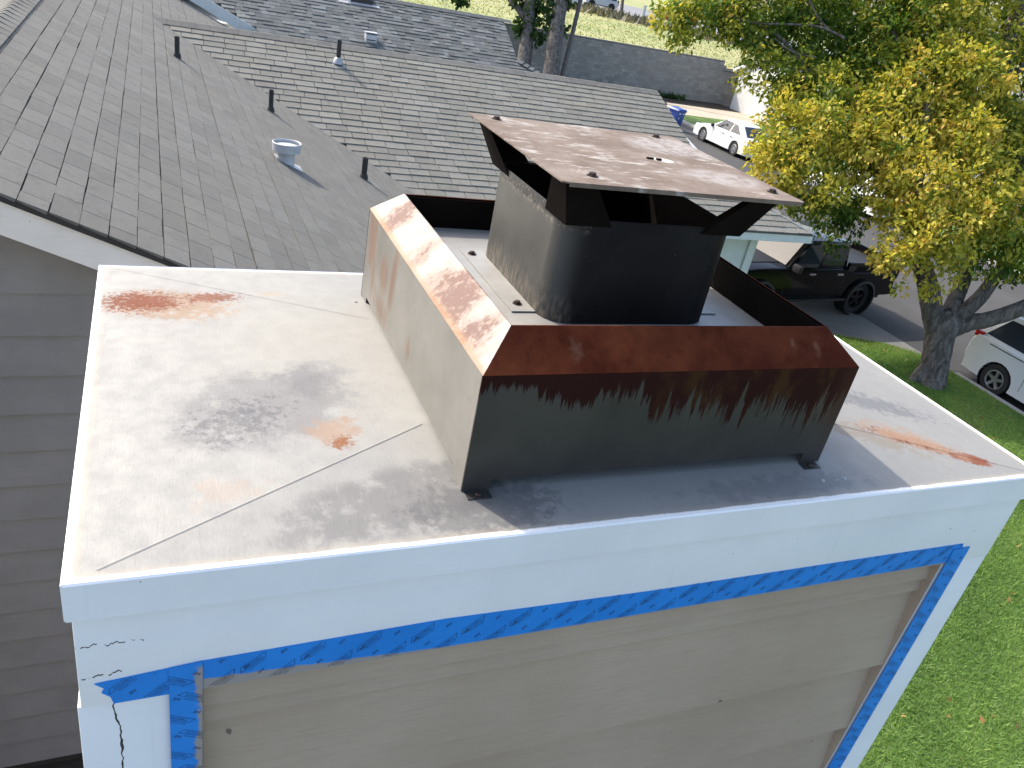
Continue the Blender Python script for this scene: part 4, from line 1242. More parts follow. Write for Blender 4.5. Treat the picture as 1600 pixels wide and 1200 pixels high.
# ------------------------------------------------------------------ vehicles
def lathe_wheel(parent, x, y, side, r, w, rim_mat, spokes=5, rr=.64):
    """side -1/+1: outer face towards -y / +y"""
    wl = group_empty('wheel', parent)
    o = side
    ty = MB().lathe([(r * rr, -o * w * .5), (r * .94, -o * w * .5), (r, -o * w * .38), (r, o * w * .38), (r * .95, o * w * .5), (r * rr * 1.02, o * w * .48), (r * rr * .98, o * w * .30)], (x, y, r), 'y', 28)
    part('tyre', ty, M['tyre'], wl, smooth=50, local=True)
    m = MB().lathe([(r * rr, o * w * .45), (r * rr * .93, o * w * .47), (r * rr * .86, o * w * .36), (r * rr * .84, o * w * .1), (0.0, o * w * .06)], (x, y, r), 'y', 28)
    rim = part('rim', m, M['rimdark'], wl, smooth=40, local=True)
    s = MB()
    for k in range(spokes):
        a = 2 * math.pi * k / spokes + .3
        ca, sa_ = math.cos(a), math.sin(a)
        def q(rad, off, yy): return (x + rad * ca - off * sa_, y + yy, r + rad * sa_ + off * ca)
        w0, w1 = r * .10, r * .115
        yo, yi = o * w * .40, o * w * .22
        s.hexa([q(.03, -w0, yi), q(r * rr * .92, -w1, yi), q(r * rr * .92, w1, yi), q(.03, w0, yi), q(.03, -w0, yo), q(r * rr * .92, -w1 * .8, yo), q(r * rr * .92, w1 * .8, yo), q(.03, w0, yo)])
    s.lathe([(r * .17, o * w * .2), (r * .17, o * w * .42), (0, o * w * .44)], (x, y, r), 'y', 14)
    s.lathe([(r * rr * 1.0, o * w * .455), (r * rr * .9, o * w * .48), (r * rr * .86, o * w * .38)], (x, y, r), 'y', 28)
    part('spokes', s, rim_mat, wl, smooth=40, local=True)


def car(name, label, cat, loc, rotz, L, Wd, wheels, r, zb_, top, cabin, paint, rim_mat, extra=None, tyre_w=.22, group=None, spokes=5, arch=1.16):
    """x forward. top: upper outline from nose to tail; cabin: dict with base/top points"""
    t = thing(name, label, cat, loc, rotz, group)
    zt = max(z for _, z in top)

    def outline(ins):
        pts = [(top[0][0] - ins, zb_ + ins * .6)]
        for x, z in top:
            pts.append((x - math.copysign(ins, x) * (1 if abs(x) > L * .44 else .2), z - ins * .75 if z > .5 else z))
        pts.append((top[-1][0] + ins, zb_ + ins * .6))
        for wx in sorted(wheels):
            ra = r * arch
            a0 = math.asin(max(-1, min(1, (zb_ - r) / ra)))
            for k in range(13):
                a = math.pi - a0 + (2 * a0 - math.pi) * k / 12 if False else (math.pi - a0) - (math.pi - 2 * a0) * k / 12
                pts.append((wx + ra * math.cos(a), r + ra * math.sin(a)))
        return pts
    h = Wd / 2
    # lower edge runs from tail to nose: arches sorted ascending x, tail has the smallest x
    rings = []
    for y, ins in ((-h, .055), (-h + .03, .018), (-h + .10, 0.0), (-h * .45, -.012), (h * .45, -.012), (h - .10, 0.0), (h - .03, .018), (h, .055)):
        rings.append([(x, y, z) for x, z in outline(ins)])
    body = part('body', MB().ring(rings), paint, t, smooth=32, local=True)
    # dark wells and underside
    part('underbody', MB().box(top[-1][0] + .25, top[0][0] - .25, -h + .14, h - .14, zb_ * .75, zb_ + .30), M['plastic'], t, local=True)
    for wx in wheels:
        for sy in (-1, 1):
            m = MB().lathe([(r * arch * .995, sy * (h - .02)), (r * arch * .99, sy * (h - .30)), (0, sy * (h - .30))], (wx, 0, r), 'y', 24)
            part('wheel_arch', m, M['plastic'], t, local=True)
        for sy in (-1, 1): lathe_wheel(t, wx, sy * (h - tyre_w / 2 - .015), sy, r, tyre_w, rim_mat, spokes)
    # cabin
    (bx0, bz0), (bx1, bz1) = cabin['base']      # rear, front
    (tx0, tz0), (tx1, tz1) = cabin['top']
    hb_, ht = cabin['hb'], cabin['ht']
    mid = cabin.get('mid')
    p = [(bx0, -hb_, bz0), (bx1, -hb_, bz1), (bx1, hb_, bz1), (bx0, hb_, bz0), (tx0, -ht, tz0), (tx1, -ht, tz1), (tx1, ht, tz1), (tx0, ht, tz0)]
    cab = part('roof', MB().hexa(p), cabin.get('paint', paint), t, local=True, bevel=cabin.get('bev', .07))

    def quad(A, B, Cc, D, uv, off):
        A, B, Cc, D = map(Vector, (A, B, Cc, D))
        n = (B - A).cross(D - A).normalized()
        return [A * (1 - u) * (1 - v) + B * u * (1 - v) + Cc * u * v + D * (1 - u) * v + n * off for u, v in uv]
    for sy in (-1, 1):
        A, B, Cc, D = p[0], p[1], p[5], p[4]
        if sy == 1: A, B, Cc, D = p[3], p[2], p[6], p[7]
        for uv in cabin['side']:
            q = quad(A, B, Cc, D, uv, .004 * (1 if sy == -1 else -1))
            m = MB().sheet(q if sy == -1 else q[::-1], .01)
            part('window', m, M['glass'], t, local=True)
    for nm, A, B, Cc, D in (('windshield', p[1], p[2], p[6], p[5]), ('rear_window', p[3], p[0], p[4], p[7])):
        q = quad(A, B, Cc, D, [(.07, .08), (.93, .08), (.91, .88), (.09, .88)], .005)
        part(nm, MB().sheet(q, .01), M['glass'], t, local=True)
    if extra: extra(t, h)
    return t


def seams(t, h, xs, z0, z1, mat=None):
    for x in xs:
        m = MB()
        for sy in (-1, 1): m.box(x - .005, x + .005, sy * h - .004, sy * h + .002, z0, z1)
        part('door_seam', m, M['plastic'], t, local=True)


def sedan_extra(t, h):
    seams(t, h, (.62, -.36, -1.08), .32, .86)
    for sy in (-1, 1):
        for x in (-.22, -.92): part('door_handle', MB().box(x - .09, x + .09, sy * (h + .006) - .012, sy * (h + .006) + .012, .79, .82), M['chrome'], t, local=True)
        part('mirror', MB().hexa([(.66, sy * (h + .03) - .09, .90), (.80, sy * (h + .03) - .07, .90), (.80, sy * (h + .03) + .07, .90), (.66, sy * (h + .03) + .09, .90),
                                  (.68, sy * (h + .03) - .08, 1.04), (.78, sy * (h + .03) - .06, 1.03), (.78, sy * (h + .03) + .06, 1.03), (.68, sy * (h + .03) + .08, 1.04)]), M['plastic'], t, local=True, bevel=.02)
        part('tail_light', MB().box(-2.30, -2.10, sy * (h - .22) - .19, sy * (h - .22) + .19, .78, .92), M['redlens'], t, local=True, bevel=.02)
        part('headlight', MB().box(2.06, 2.24, sy * (h - .26) - .20, sy * (h - .26) + .20, .60, .74), M['lamp'], t, local=True, bevel=.03)
    part('sill', MB().box(-.95, .95, -h - .004, h + .004, .20, .27), M['carwhite'], t, local=True)


SED = dict(L=4.65, Wd=1.80, wheels=(1.37, -1.34), r=.33, zb_=.20,
           top=[(2.28, .42), (2.31, .58), (2.20, .70), (1.60, .86), (.95, .93), (-1.55, .98), (-2.10, .99), (-2.28, .94), (-2.33, .70), (-2.30, .40)],
           cabin=dict(base=((-1.95, .95), (1.02, .91)), top=((-1.10, 1.43), (.08, 1.45)), hb=.84, ht=.58, bev=.09,
                      side=([(.14, .12), (.44, .10), (.44, .86), (.24, .84)], [(.47, .10), (.80, .10), (.93, .30), (.50, .86)] if False else [(.47, .10), (.90, .10), (.98, .88), (.47, .88)])))
car('parked_car', 'white four-door sedan parked along the far kerb left of the yellow tree', 'car', (26.68, 32.76, GS), math.pi / 2, paint=M['carwhite'], rim_mat=M['rim'], extra=sedan_extra, group='cars parked along the street', spokes=7, **SED)
car('parked_car', 'white car glimpsed through the leaves of the yellow tree', 'car', (26.7, 24.2, GS), math.pi / 2, paint=M['carwhite'], rim_mat=M['rim'], extra=sedan_extra, group='cars parked along the street', spokes=5, **SED)


def suv_extra(t, h):
    seams(t, h, (-1.0, .05, 1.05), .40, 1.0)
    for sy in (-1, 1):
        part('slide_rail', MB().box(-2.05, -1.02, sy * h - .004, sy * h + .003, 1.00, 1.02), M['plastic'], t, local=True)
        part('tail_light', MB().box(-2.50, -2.30, sy * (h - .15) - .14, sy * (h - .15) + .14, 1.02, 1.16), M['redlens'], t, local=True, bevel=.02)
        part('headlight', MB().box(2.2, 2.46, sy * (h - .28) - .22, sy * (h - .28) + .22, .66, .82), M['lamp'], t, local=True, bevel=.03)
        part('roof_rail', MB().bar((-1.9, sy * .66, 1.77), (.7, sy * .66, 1.78), .04, .05), M['chrome'], t, local=True)
        part('mirror', MB().box(1.05, 1.22, sy * (h + .06) - .1, sy * (h + .06) + .1, 1.02, 1.18), M['carwhite'], t, local=True, bevel=.03)
        for x in (-.9, .15): part('door_handle', MB().box(x - .1, x + .1, sy * (h + .006) - .012, sy * (h + .006) + .012, .90, .93), M['carwhite'], t, local=True)
    part('bumper', MB().box(-2.56, -2.40, -h + .12, h - .12, .42, .62), M['carwhite'], t, local=True, bevel=.04)
    part('plate', MB().box(-2.585, -2.565, -.16, .16, .50, .60), M['plate'], t, local=True)


car('parked_minivan', 'white minivan with five-spoke wheels parked at the kerb beside the big tree trunk', 'minivan', (17.86, 7.66, GS), -math.pi / 2, L=5.05, Wd=1.95, wheels=(1.40, -1.60), r=.345, zb_=.24,
    top=[(2.46, .45), (2.52, .62), (2.40, .80), (1.75, .98), (1.30, 1.04), (-2.0, 1.12), (-2.42, 1.12), (-2.52, .98), (-2.55, .62), (-2.48, .42)],
    cabin=dict(base=((-2.48, 1.08), (1.60, 1.0)), top=((-2.10, 1.72), (.42, 1.74)), hb=.92, ht=.72, bev=.09,
               side=([(.04, .12), (.32, .12), (.32, .88), (.07, .84)], [(.335, .12), (.60, .12), (.60, .88), (.335, .88)], [(.62, .12), (.90, .12), (.97, .88), (.62, .88)])),
    paint=M['carwhite'], rim_mat=M['rim'], extra=suv_extra, group='cars parked along the street')


def truck_extra(t, h):
    # open bed behind the cab with ribbed inner walls
    part('bed_floor', MB().box(-2.88, -1.02, -h + .10, h - .10, 1.16, 1.175), M['plastic'], t, local=True)
    for sy in (-1, 1):
        part('bed_side', MB().box(-2.92, -1.0, sy * (h - .055) - .045, sy * (h - .055) + .045, .95, 1.34), M['carblack'], t, local=True, bevel=.012)
        m = MB()
        for k in range(10): m.box(-2.78 + k * .18, -2.71 + k * .18, sy * (h - .105) - .008, sy * (h - .105) + .008, 1.17, 1.33)
        part('bed_rib', m, M['lead'], t, local=True)
        part('bed_rail', MB().box(-2.90, -1.0, sy * (h - .06) - .03, sy * (h - .06) + .03, 1.342, 1.37), M['plastic'], t, local=True)
        part('fender_flare', MB().lathe([(.50, sy * (h - .05)), (.50, sy * (h + .09)), (.44, sy * (h + .10)), (.43, sy * (h - .05))], (-1.72, 0, .43), 'y', 26), M['plastic'], t, local=True)
        part('fender_flare', MB().lathe([(.50, sy * (h - .05)), (.50, sy * (h + .09)), (.44, sy * (h + .10)), (.43, sy * (h - .05))], (1.75, 0, .43), 'y', 26), M['plastic'], t, local=True)
        part('tail_light', MB().box(-2.98, -2.90, sy * (h - .12) - .08, sy * (h - .12) + .08, .98, 1.24), M['redlens'], t, local=True, bevel=.015)
        part('headlight', MB().lathe([(.11, 0), (.11, .03), (.0, .05)], (2.36, sy * .58, .98), 'x', 16), M['lamp'], t, local=True)
        part('side_step', MB().box(-1.15, 1.15, sy * (h + .06) - .07, sy * (h + .06) + .07, .42, .47), M['plastic'], t, local=True, bevel=.02)
        part('mirror', MB().box(.85, .97, sy * (h + .14) - .12, sy * (h + .14) + .12, 1.18, 1.36), M['plastic'], t, local=True, bevel=.03)
        for x in (-.75, .20): part('door_handle', MB().box(x - .1, x + .1, sy * (h + .01) - .015, sy * (h + .01) + .015, 1.06, 1.10), M['chrome'], t, local=True)
    part('fuel_cap', MB().lathe([(.10, 0), (.10, -.02), (.07, -.035), (0, -.03)], (-1.42, -h + .0, 1.02), 'y', 16), M['lead'], t, local=True)
    part('tailgate', MB().box(-2.97, -2.91, -h + .16, h - .16, .78, 1.36), M['carblack'], t, local=True, bevel=.015)
    part('bumper', MB().box(-3.20, -2.98, -h + .06, h - .06, .50, .68), M['plastic'], t, local=True, bevel=.03)
    part('tow_hitch', MB().box(-3.32, -3.13, -.06, .06, .40, .49), M['plastic'], t, local=True)
    part('bumper', MB().box(2.42, 2.66, -h + .1, h - .1, .52, .74), M['plastic'], t, local=True, bevel=.03)
    part('grille', MB().box(2.37, 2.40, -.45, .45, .82, 1.12), M['plastic'], t, local=True)
    seams(t, h, (.98, .02, -.95), .55, 1.15)
    part('hood_panel', MB().hexa([(1.0, -.60, 1.20), (2.32, -.52, 1.16), (2.32, .52, 1.16), (1.0, .60, 1.20), (1.0, -.55, 1.25), (2.25, -.47, 1.20), (2.25, .47, 1.20), (1.0, .55, 1.25)]), M['plastic'], t, local=True, bevel=.02)


car('pickup_truck', 'black pickup truck with hard top and open bed in the shaded driveway', 'pickup truck', (14.60, 13.92, GL), math.pi + math.radians(4), L=5.4, Wd=1.86, wheels=(1.75, -1.72), r=.42, zb_=.50,
    top=[(2.36, .62), (2.38, 1.06), (2.20, 1.17), (1.0, 1.22), (.9, 1.22), (-1.0, 1.22), (-1.02, 1.15), (-2.88, 1.15), (-2.92, 1.10), (-2.92, .60)],
    cabin=dict(base=((-1.0, 1.18), (1.02, 1.18)), top=((-.92, 1.86), (.42, 1.86)), hb=.86, ht=.76, bev=.035,
               side=([(.06, .14), (.46, .14), (.46, .84), (.06, .84)], [(.52, .14), (.90, .14), (.94, .84), (.52, .84)])),
    paint=M['carblack'], rim_mat=M['rimdark'], extra=truck_extra, tyre_w=.28, arch=1.14)


def far_extra(t, h):
    for sy in (-1, 1):
        part('tail_light', MB().box(-2.30, -2.18, sy * (h - .15) - .1, sy * (h - .15) + .1, .9, 1.1), M['redlens'], t, local=True)
    part('spare_wheel', MB().lathe([(.36, -.02), (.36, -.2), (.0, -.22)], (-2.25, 0, 1.0), 'x', 16), M['tyre'], t, local=True)


FV = dict(L=4.4, Wd=1.85, wheels=(1.35, -1.35), r=.42, zb_=.45,
          top=[(2.2, .6), (2.22, 1.0), (2.0, 1.10), (1.0, 1.14), (-2.1, 1.14), (-2.22, 1.10), (-2.22, .6)],
          cabin=dict(base=((-2.1, 1.1), (1.0, 1.1)), top=((-2.0, 1.82), (.5, 1.82)), hb=.85, ht=.76, bev=.04,
                     side=([(.05, .15), (.30, .15), (.30, .85), (.05, .85)], [(.33, .15), (.6, .15), (.6, .85), (.33, .85)], [(.63, .15), (.9, .15), (.95, .85), (.63, .85)])))
car('parked_car', 'silver off-roader parked on the road beyond the field', 'car', (54.5, 102.8, FIELD), math.radians(168), paint=M['carsilver'], rim_mat=M['rimdark'], extra=far_extra, group='cars on the far road', **FV)
car('parked_car', 'red car at the top edge beyond the field', 'car', (67.5, 103.0, FIELD), math.radians(140), paint=plain('red_car_paint', (.35, .02, .015), .25), rim_mat=M['rim'], group='cars on the far road', **SED)

# ------------------------------------------------------------------ bins
def bin_(label, x, y, mat, rz):
    t = thing('wheelie_bin', label, 'bin', (x, y, GS), rz, 'bins at the far kerb')
    part('tub', MB().hexa([(-.22, -.26, .06), (.22, -.26, .06), (.22, .26, .06), (-.22, .26, .06), (-.30, -.36, 1.0), (.30, -.36, 1.0), (.30, .36, 1.0), (-.30, .36, 1.0)]), mat, t, local=True, bevel=.03)
    part('rim_band', MB().box(-.325, .325, -.385, .385, .955, 1.005), mat, t, local=True, bevel=.012)
    part('lid', MB().hexa([(-.34, -.41, 1.008), (.34, -.41, 1.008), (.34, .43, 1.008), (-.34, .43, 1.008), (-.27, -.34, 1.08), (.27, -.34, 1.08), (.27, .36, 1.11), (-.27, .36, 1.11)]), mat, t, local=True, bevel=.02)
    part('handle', MB().tube([(-.25, .40, .98), (-.25, .48, .99), (.25, .48, .99), (.25, .40, .98)], .016, 8), mat, t, local=True)
    for sx in (-1, 1): part('wheel', MB().lathe([(.0, -.03), (.13, -.03), (.13, .03), (.0, .03)], (sx * .29, .30, .13), 'x', 16), M['tyre'], t, local=True)
    for z, w in ((.86, .07), (.62, .05)):
        for sx in (-1, 1):
            part('sticker', MB().add([(sx * .13 - w, -.262 - .1 * (z - .06) / .94 - .006, z - .025), (sx * .13 + w, -.262 - .1 * (z - .06) / .94 - .006, z - .025), (sx * .13 + w, -.262 - .1 * (z + .04) / .94 - .006, z + .025), (sx * .13 - w, -.262 - .1 * (z + .04) / .94 - .006, z + .025)], [(0, 1, 2, 3)]), M['plate'], t, local=True)
            if z < .8: break
    return t


bin_('blue wheelie bin with white stickers by the end of the wing roof', 25.55, 36.5, M['bin'], .25)
bin_('dark wheelie bin in the shade behind the blue one', 25.35, 38.2, M['bindark'], .1)

# ------------------------------------------------------------------ trees
def leaves_mesh(name, mat, centres, radii, counts, tones, size=(.10, .055), spray=9, droop=.5, seed=1, squash=.85):
    g = np.random.default_rng(seed)
    V = []; TT = []
    for c, r, n, tone in zip(centres, radii, counts, tones):
        ns = max(1, int(n / spray))
        d = g.normal(size=(ns, 3)); d /= np.linalg.norm(d, axis=1)[:, None]
        rad = r * g.uniform(0.25, 1.0, ns) ** 0.5
        sc = np.array(c) + d * rad[:, None] * np.array([1, 1, squash])
        st = np.clip(tone + g.normal(0, .19, ns) + (rad / r - .7) * .35, 0, 1)
        for k in range(spray):
            off = g.normal(0, .085, (ns, 3)) + np.array([0, 0, -.03])
            p = sc + off
            a = d * .6 + g.normal(0, .6, (ns, 3)) + np.array([0, 0, -droop]); a /= np.linalg.norm(a, axis=1)[:, None]
            b_ = np.cross(a, g.normal(size=(ns, 3))); b_ /= np.linalg.norm(b_, axis=1)[:, None]
            s = g.uniform(.65, 1.25, ns)[:, None]
            nrm = np.cross(a, b_)
            L_, W_ = size[0] * s, size[1] * s
            V.append(np.stack([p, p + a * L_ * .45 + b_ * W_ * .5 + nrm * W_ * .18, p + a * L_, p + a * L_ * .45 - b_ * W_ * .5 + nrm * W_ * .18], 1))
            TT.append(np.clip(st + g.normal(0, .07, ns), 0, 1))
    V = np.concatenate(V); TT = np.concatenate(TT)
    n = len(V)
    me = bpy.data.meshes.new(name)
    me.vertices.add(n * 4); me.vertices.foreach_set('co', V.reshape(-1).astype(np.float32))
    me.loops.add(n * 4); me.loops.foreach_set('vertex_index', np.arange(n * 4, dtype=np.int32))
    me.polygons.add(n); me.polygons.foreach_set('loop_start', np.arange(0, n * 4, 4, dtype=np.int32)); me.polygons.foreach_set('loop_total', np.full(n, 4, dtype=np.int32))
    me.update(calc_edges=True)
    at = me.attributes.new('tint', 'FLOAT', 'FACE'); at.data.foreach_set('value', TT.astype(np.float32))
    me.materials.append(mat)
    return me


def shift(me, o):
    co = np.empty(len(me.vertices) * 3, np.float32); me.vertices.foreach_get('co', co)
    co = co.reshape(-1, 3) - np.array(o, np.float32); me.vertices.foreach_set('co', co.reshape(-1)); me.update()
    return me


def limb(pts, n=9):
    """pts: (u, v, depth, radius); smooth path between them"""
    q = [(*P(u, v, d), r) for u, v, d, r in pts]
    q = np.array(q); out = []
    for i in range(len(q) - 1):
        p0, p1, p2, p3 = q[max(i - 1, 0)], q[i], q[i + 1], q[min(i + 2, len(q) - 1)]
        for s in np.linspace(0, 1, 6)[: 6 if i == len(q) - 2 else 5]:
            out.append(.5 * ((2 * p1) + (-p0 + p2) * s + (2 * p0 - 5 * p1 + 4 * p2 - p3) * s ** 2 + (-p0 + 3 * p1 - 3 * p2 + p3) * s ** 3))
    return [o[:3] for o in out], [max(o[3], .004) for o in out]


tr = thing('street_tree', 'big yellow green tree with thick forked trunk on the lawn by the kerb', 'tree', tuple(P(1455, 592, 17.4)))
tro = base(tr)
m = MB()
pa, ra = limb([(1440, 634, 17.35, .46), (1449, 604, 17.35, .37), (1457, 582, 17.3, .31), (1464, 550, 17.2, .285), (1470, 524, 17.15, .30), (1478, 505, 17.1, .30), (1478, 488, 17.1, .22)])
m.tube(pa, ra, 16, wob=.10)
for path in (
    [(1466, 520, 17.15, .25), (1456, 485, 17.1, .225), (1451, 450, 17.0, .215), (1436, 400, 16.8, .19), (1425, 330, 16.6, .15), (1440, 250, 16.5, .11), (1450, 160, 16.4, .08)],
    [(1480, 505, 17.1, .22), (1494, 465, 17.2, .17), (1508, 430, 17.4, .15), (1525, 360, 17.6, .14), (1545, 270, 17.9, .12), (1565, 160, 18.0, .14), (1578, 80, 18.0, .17), (1597, -30, 18.0, .18)],
    [(1484, 505, 17.1, .20), (1510, 484, 17.0, .17), (1535, 460, 16.9, .15), (1575, 405, 16.8, .12), (1625, 330, 16.7, .09)],
    [(1480, 516, 17.05, .22), (1510, 505, 17.0, .19), (1545, 499, 16.8, .17), (1600, 480, 16.5, .155), (1660, 450, 16.2, .13)],
    [(1436, 390, 16.8, .13), (1400, 320, 16.8, .10), (1350, 240, 16.9, .075), (1290, 150, 17.0, .05), (1220, 60, 17.2, .035), (1160, 30, 17.3, .02)],
    [(1530, 360, 17.6, .12), (1490, 240, 17.4, .09), (1430, 120, 17.3, .06), (1380, 20, 17.2, .04)],
    [(1350, 240, 16.9, .05), (1290, 220, 16.7, .035), (1230, 230, 16.6, .02)],
    [(1320, 60, 17.0, .032), (1280, 42, 17.0, .026), (1230, 38, 17.0, .022), (1180, 36, 17.0, .018), (1140, 25, 17.0, .012)],
    [(1300, 50, 17.0, .02), (1280, 30, 17.0, .018), (1262, -5, 17.0, .014)],
    [(1275, 90, 16.9, .022), (1240, 82, 16.9, .018), (1210, 60, 16.9, .012)],
    [(1600, 245, 17.2, .16), (1580, 265, 17.2, .14), (1555, 275, 17.2, .09), (1520, 300, 17.2, .05)],
    [(1560, 180, 17.9, .10), (1580, 130, 17.6, .07), (1600, 100, 17.3, .06)],
):
    pa, ra = limb(path); m.tube(pa, ra, 10, wob=.08)
# root flare
for du, dv in ((-36, 8), (-20, 20), (20, 16), (6, 22)):
    pa, ra = limb([(1456 + du * .2, 572 + dv * .1, 17.25, .17), (1452 + du * .7, 592 + dv * .5, 17.25, .12), (1450 + du * 1.2, 606 + dv, 17.2, .04)]); m.tube(pa, ra, 8)
part('trunk', m, M['bark'], tr, smooth=60)
clumps = [  # u, v, radius px, depth, tone
    (1215, 262, 46, 16.3, .78), (1235, 205, 48, 16.5, .76), (1290, 150, 62, 17.0, .60), (1340, 205, 60, 16.8, .66), (1272, 282, 52, 16.4, .66), (1200, 225, 30, 16.2, .82),
    (1320, 130, 50, 17.3, .45), (1255, 235, 45, 16.2, .74), (1300, 335, 30, 16.8, .22), (1335, 345, 26, 16.8, .16), (1305, 375, 14, 16.8, .18), (1230, 300, 30, 16.4, .66), (1262, 318, 26, 16.6, .40),
    (1300, 300, 26, 16.0, .84), (1320, 250, 40, 17.2, .35), (1370, 120, 60, 17.3, .42), (1320, 320, 30, 17.4, .2), (1285, 190, 40, 16.2, .72),
    (1380, 55, 85, 17.6, .40), (1470, 60, 85, 17.4, .64), (1540, 45, 75, 17.8, .62), (1440, 130, 75, 17.0, .66), (1520, 150, 70, 17.2, .66), (1585, 100, 50, 18.4, .34), (1300, 50, 60, 17.8, .26),
    (1400, 160, 60, 16.8, .70), (1500, 95, 55, 16.6, .74), (1430, 30, 60, 17.2, .50), (1560, 200, 55, 17.6, .50), (1465, 190, 50, 16.5, .78),
    (1390, 250, 55, 16.3, .80), (1440, 290, 68, 16.0, .84), (1520, 270, 72, 16.3, .74), (1590, 245, 55, 16.8, .60), (1350, 225, 42, 16.2, .82), (1478, 350, 66, 15.9, .80), (1560, 345, 66, 16.2, .62),
    (1425, 360, 46, 15.8, .88), (1400, 405, 30, 15.7, .92), (1380, 400, 18, 15.7, .95), (1478, 398, 34, 16.0, .70), (1560, 398, 42, 16.4, .40), (1456, 446, 17, 16.2, .74), (1400, 445, 9, 16.0, .8), (1500, 440, 8, 16.3, .6), (1600, 330, 55, 16.4, .6), (1600, 400, 45, 16.6, .4),
    (1510, 210, 50, 16.2, .78), (1395, 310, 40, 16.2, .84), (1360, 180, 40, 16.4, .74),
    (1530, 120, 50, 16.4, .74), (1600, 30, 50, 18.6, .3), (1600, 180, 40, 18.0, .4), (1405, 215, 45, 16.2, .80), (1545, 310, 50, 15.9, .76),
    (1050, 30, 32, 17.2, .62), (1075, 5, 36, 17.3, .48), (1100, 20, 36, 17.2, .42), (1066, 58, 18, 17.1, .60), (1082, 66, 10, 17.1, .62), (1130, -5, 40, 17.4, .38), (1150, 25, 42, 17.3, .42), (1140, 45, 22, 17.2, .60),
    (1200, 15, 60, 17.6, .30), (1230, 55, 52, 17.6, .32), (1260, 20, 60, 17.8, .28), (1180, 62, 26, 17.2, .48), (1196, 92, 24, 17.1, .50), (1222, 112, 28, 17.0, .48), (1160, 118, 14, 17.0, .62), (1185, 130, 14, 17.0, .6), (1250, 110, 40, 17.2, .50),
    (1238, 150, 30, 16.8, .62), (1215, 170, 18, 16.6, .74), (1210, 140, 10, 16.8, .6), (1030, 15, 12, 17.2, .66),
    (1420, -60, 100, 17.6, .5), (1540, -70, 100, 17.8, .5), (1290, -60, 90, 17.8, .35), (1680, 40, 110, 18.2, .4), (1690, 240, 110, 17.2, .5), (1690, 400, 80, 16.6, .4), (1150, -70, 70, 17.5, .4), (1420, 60, 60, 18.6, .2), (1500, 200, 70, 18.6, .2), (1340, 90, 60, 18.4, .2), (1560, 260, 70, 18.6, .25), (1250, 170, 50, 17.8, .2),
]
cs_ = [P(u, v, d) for u, v, r, d, t_ in clumps]; rs_ = [r / FPX * d for u, v, r, d, t_ in clumps]
cn = [max(40, int(2500 * r * r)) if r < .55 else int(2000 * r * r + 150) for r in rs_]
crown = shift(leaves_mesh('crown', M['leaf'], cs_, rs_, cn, [c[4] * .97 for c in clumps], (.128, .064), 14, .5, 3), tro)
link('crown', crown, tr)


def tall_tree(label, base_pt, paths, fol, seed, mat, lsize):
    t = thing('tall_tree', label, 'tree', base_pt)
    m = MB()
    for pth in paths:
        pa, ra = limb(pth); m.tube(pa, ra, 10, wob=.1)
    part('trunk', m, M['bark'], t, smooth=60)
    cs = [P(u, v, d) for u, v, r, d, k in fol]; rs = [r / FPX * d for u, v, r, d, k in fol]
    me = leaves_mesh('crown', mat, cs, rs, [int(70 * r * r) + 60 for r in rs], [f[4] for f in fol], lsize, 6, .3, seed, 1.3)
    link('crown', shift(me, Vector(base_pt)), t)


d1 = 45.5
tall_tree('ivy clad tall tree before the block wall, next to the pale shingle roof', tuple(P(818, 112, d1)),
          [[(816, 118, d1, .45), (822, 70, d1, .40), (828, 10, d1, .36), (836, -60, d1, .32), (850, -200, d1, .2)], [(820, 30, d1, .20), (808, 12, d1, .17), (793, -6, d1, .14), (760, -60, d1, .1)]],
          [(846, 8, 14, d1, .5), (850, 26, 13, d1, .55), (845, 44, 14, d1, .4), (838, 55, 13, d1, .35), (834, 20, 10, d1, .4), (815, 38, 8, d1, .5), (812, 50, 7, d1, .5), (830, 60, 9, d1, .3), (853, -10, 18, d1, .5), (812, 3, 8, d1, .5), (722, -8, 14, d1, .5), (710, -20, 18, d1, .5), (720, 0, 4, d1, .4), (840, -60, 60, d1, .5), (790, -90, 50, d1, .5), (870, -130, 60, d1, .5), (820, -170, 50, d1, .5)], 11, M['leafdark'], (.34, .22))
d2 = 45.0
tall_tree('dark bare tall trunk before the block wall, beside the thin pole', tuple(P(862, 120, d2)),
          [[(860, 128, d2, .50), (866, 70, d2, .46), (872, 30, d2, .42), (879, -20, d2, .38), (900, -200, d2, .2)]],
          [(866, 20, 6, d2, .4), (864, 30, 6, d2, .4), (880, 45, 5, d2, .35), (862, 46, 5, d2, .4), (868, 8, 7, d2, .4), (885, 0, 6, d2, .3), (890, -60, 50, d2, .5), (920, -110, 50, d2, .5), (860, -140, 50, d2, .5)], 12, M['leafdark'], (.34, .22))
pl = thing('utility_pole', 'thin brown pole standing between the tall trees and the open field', 'pole', tuple(P(876, 128, 45.5)))
pa, ra = limb([(876, 128, 45.5, .13), (892, 62, 45.5, .13), (909, -10, 45.5, .12), (930, -120, 45.5, .11)])
part('shaft', MB().tube(pa, ra, 10), M['pole'], pl, smooth=60)
part('cross_arm', MB().bar(P(905, -118, 45.5), P(953, -108, 45.5), .1, .12), M['pole'], pl)

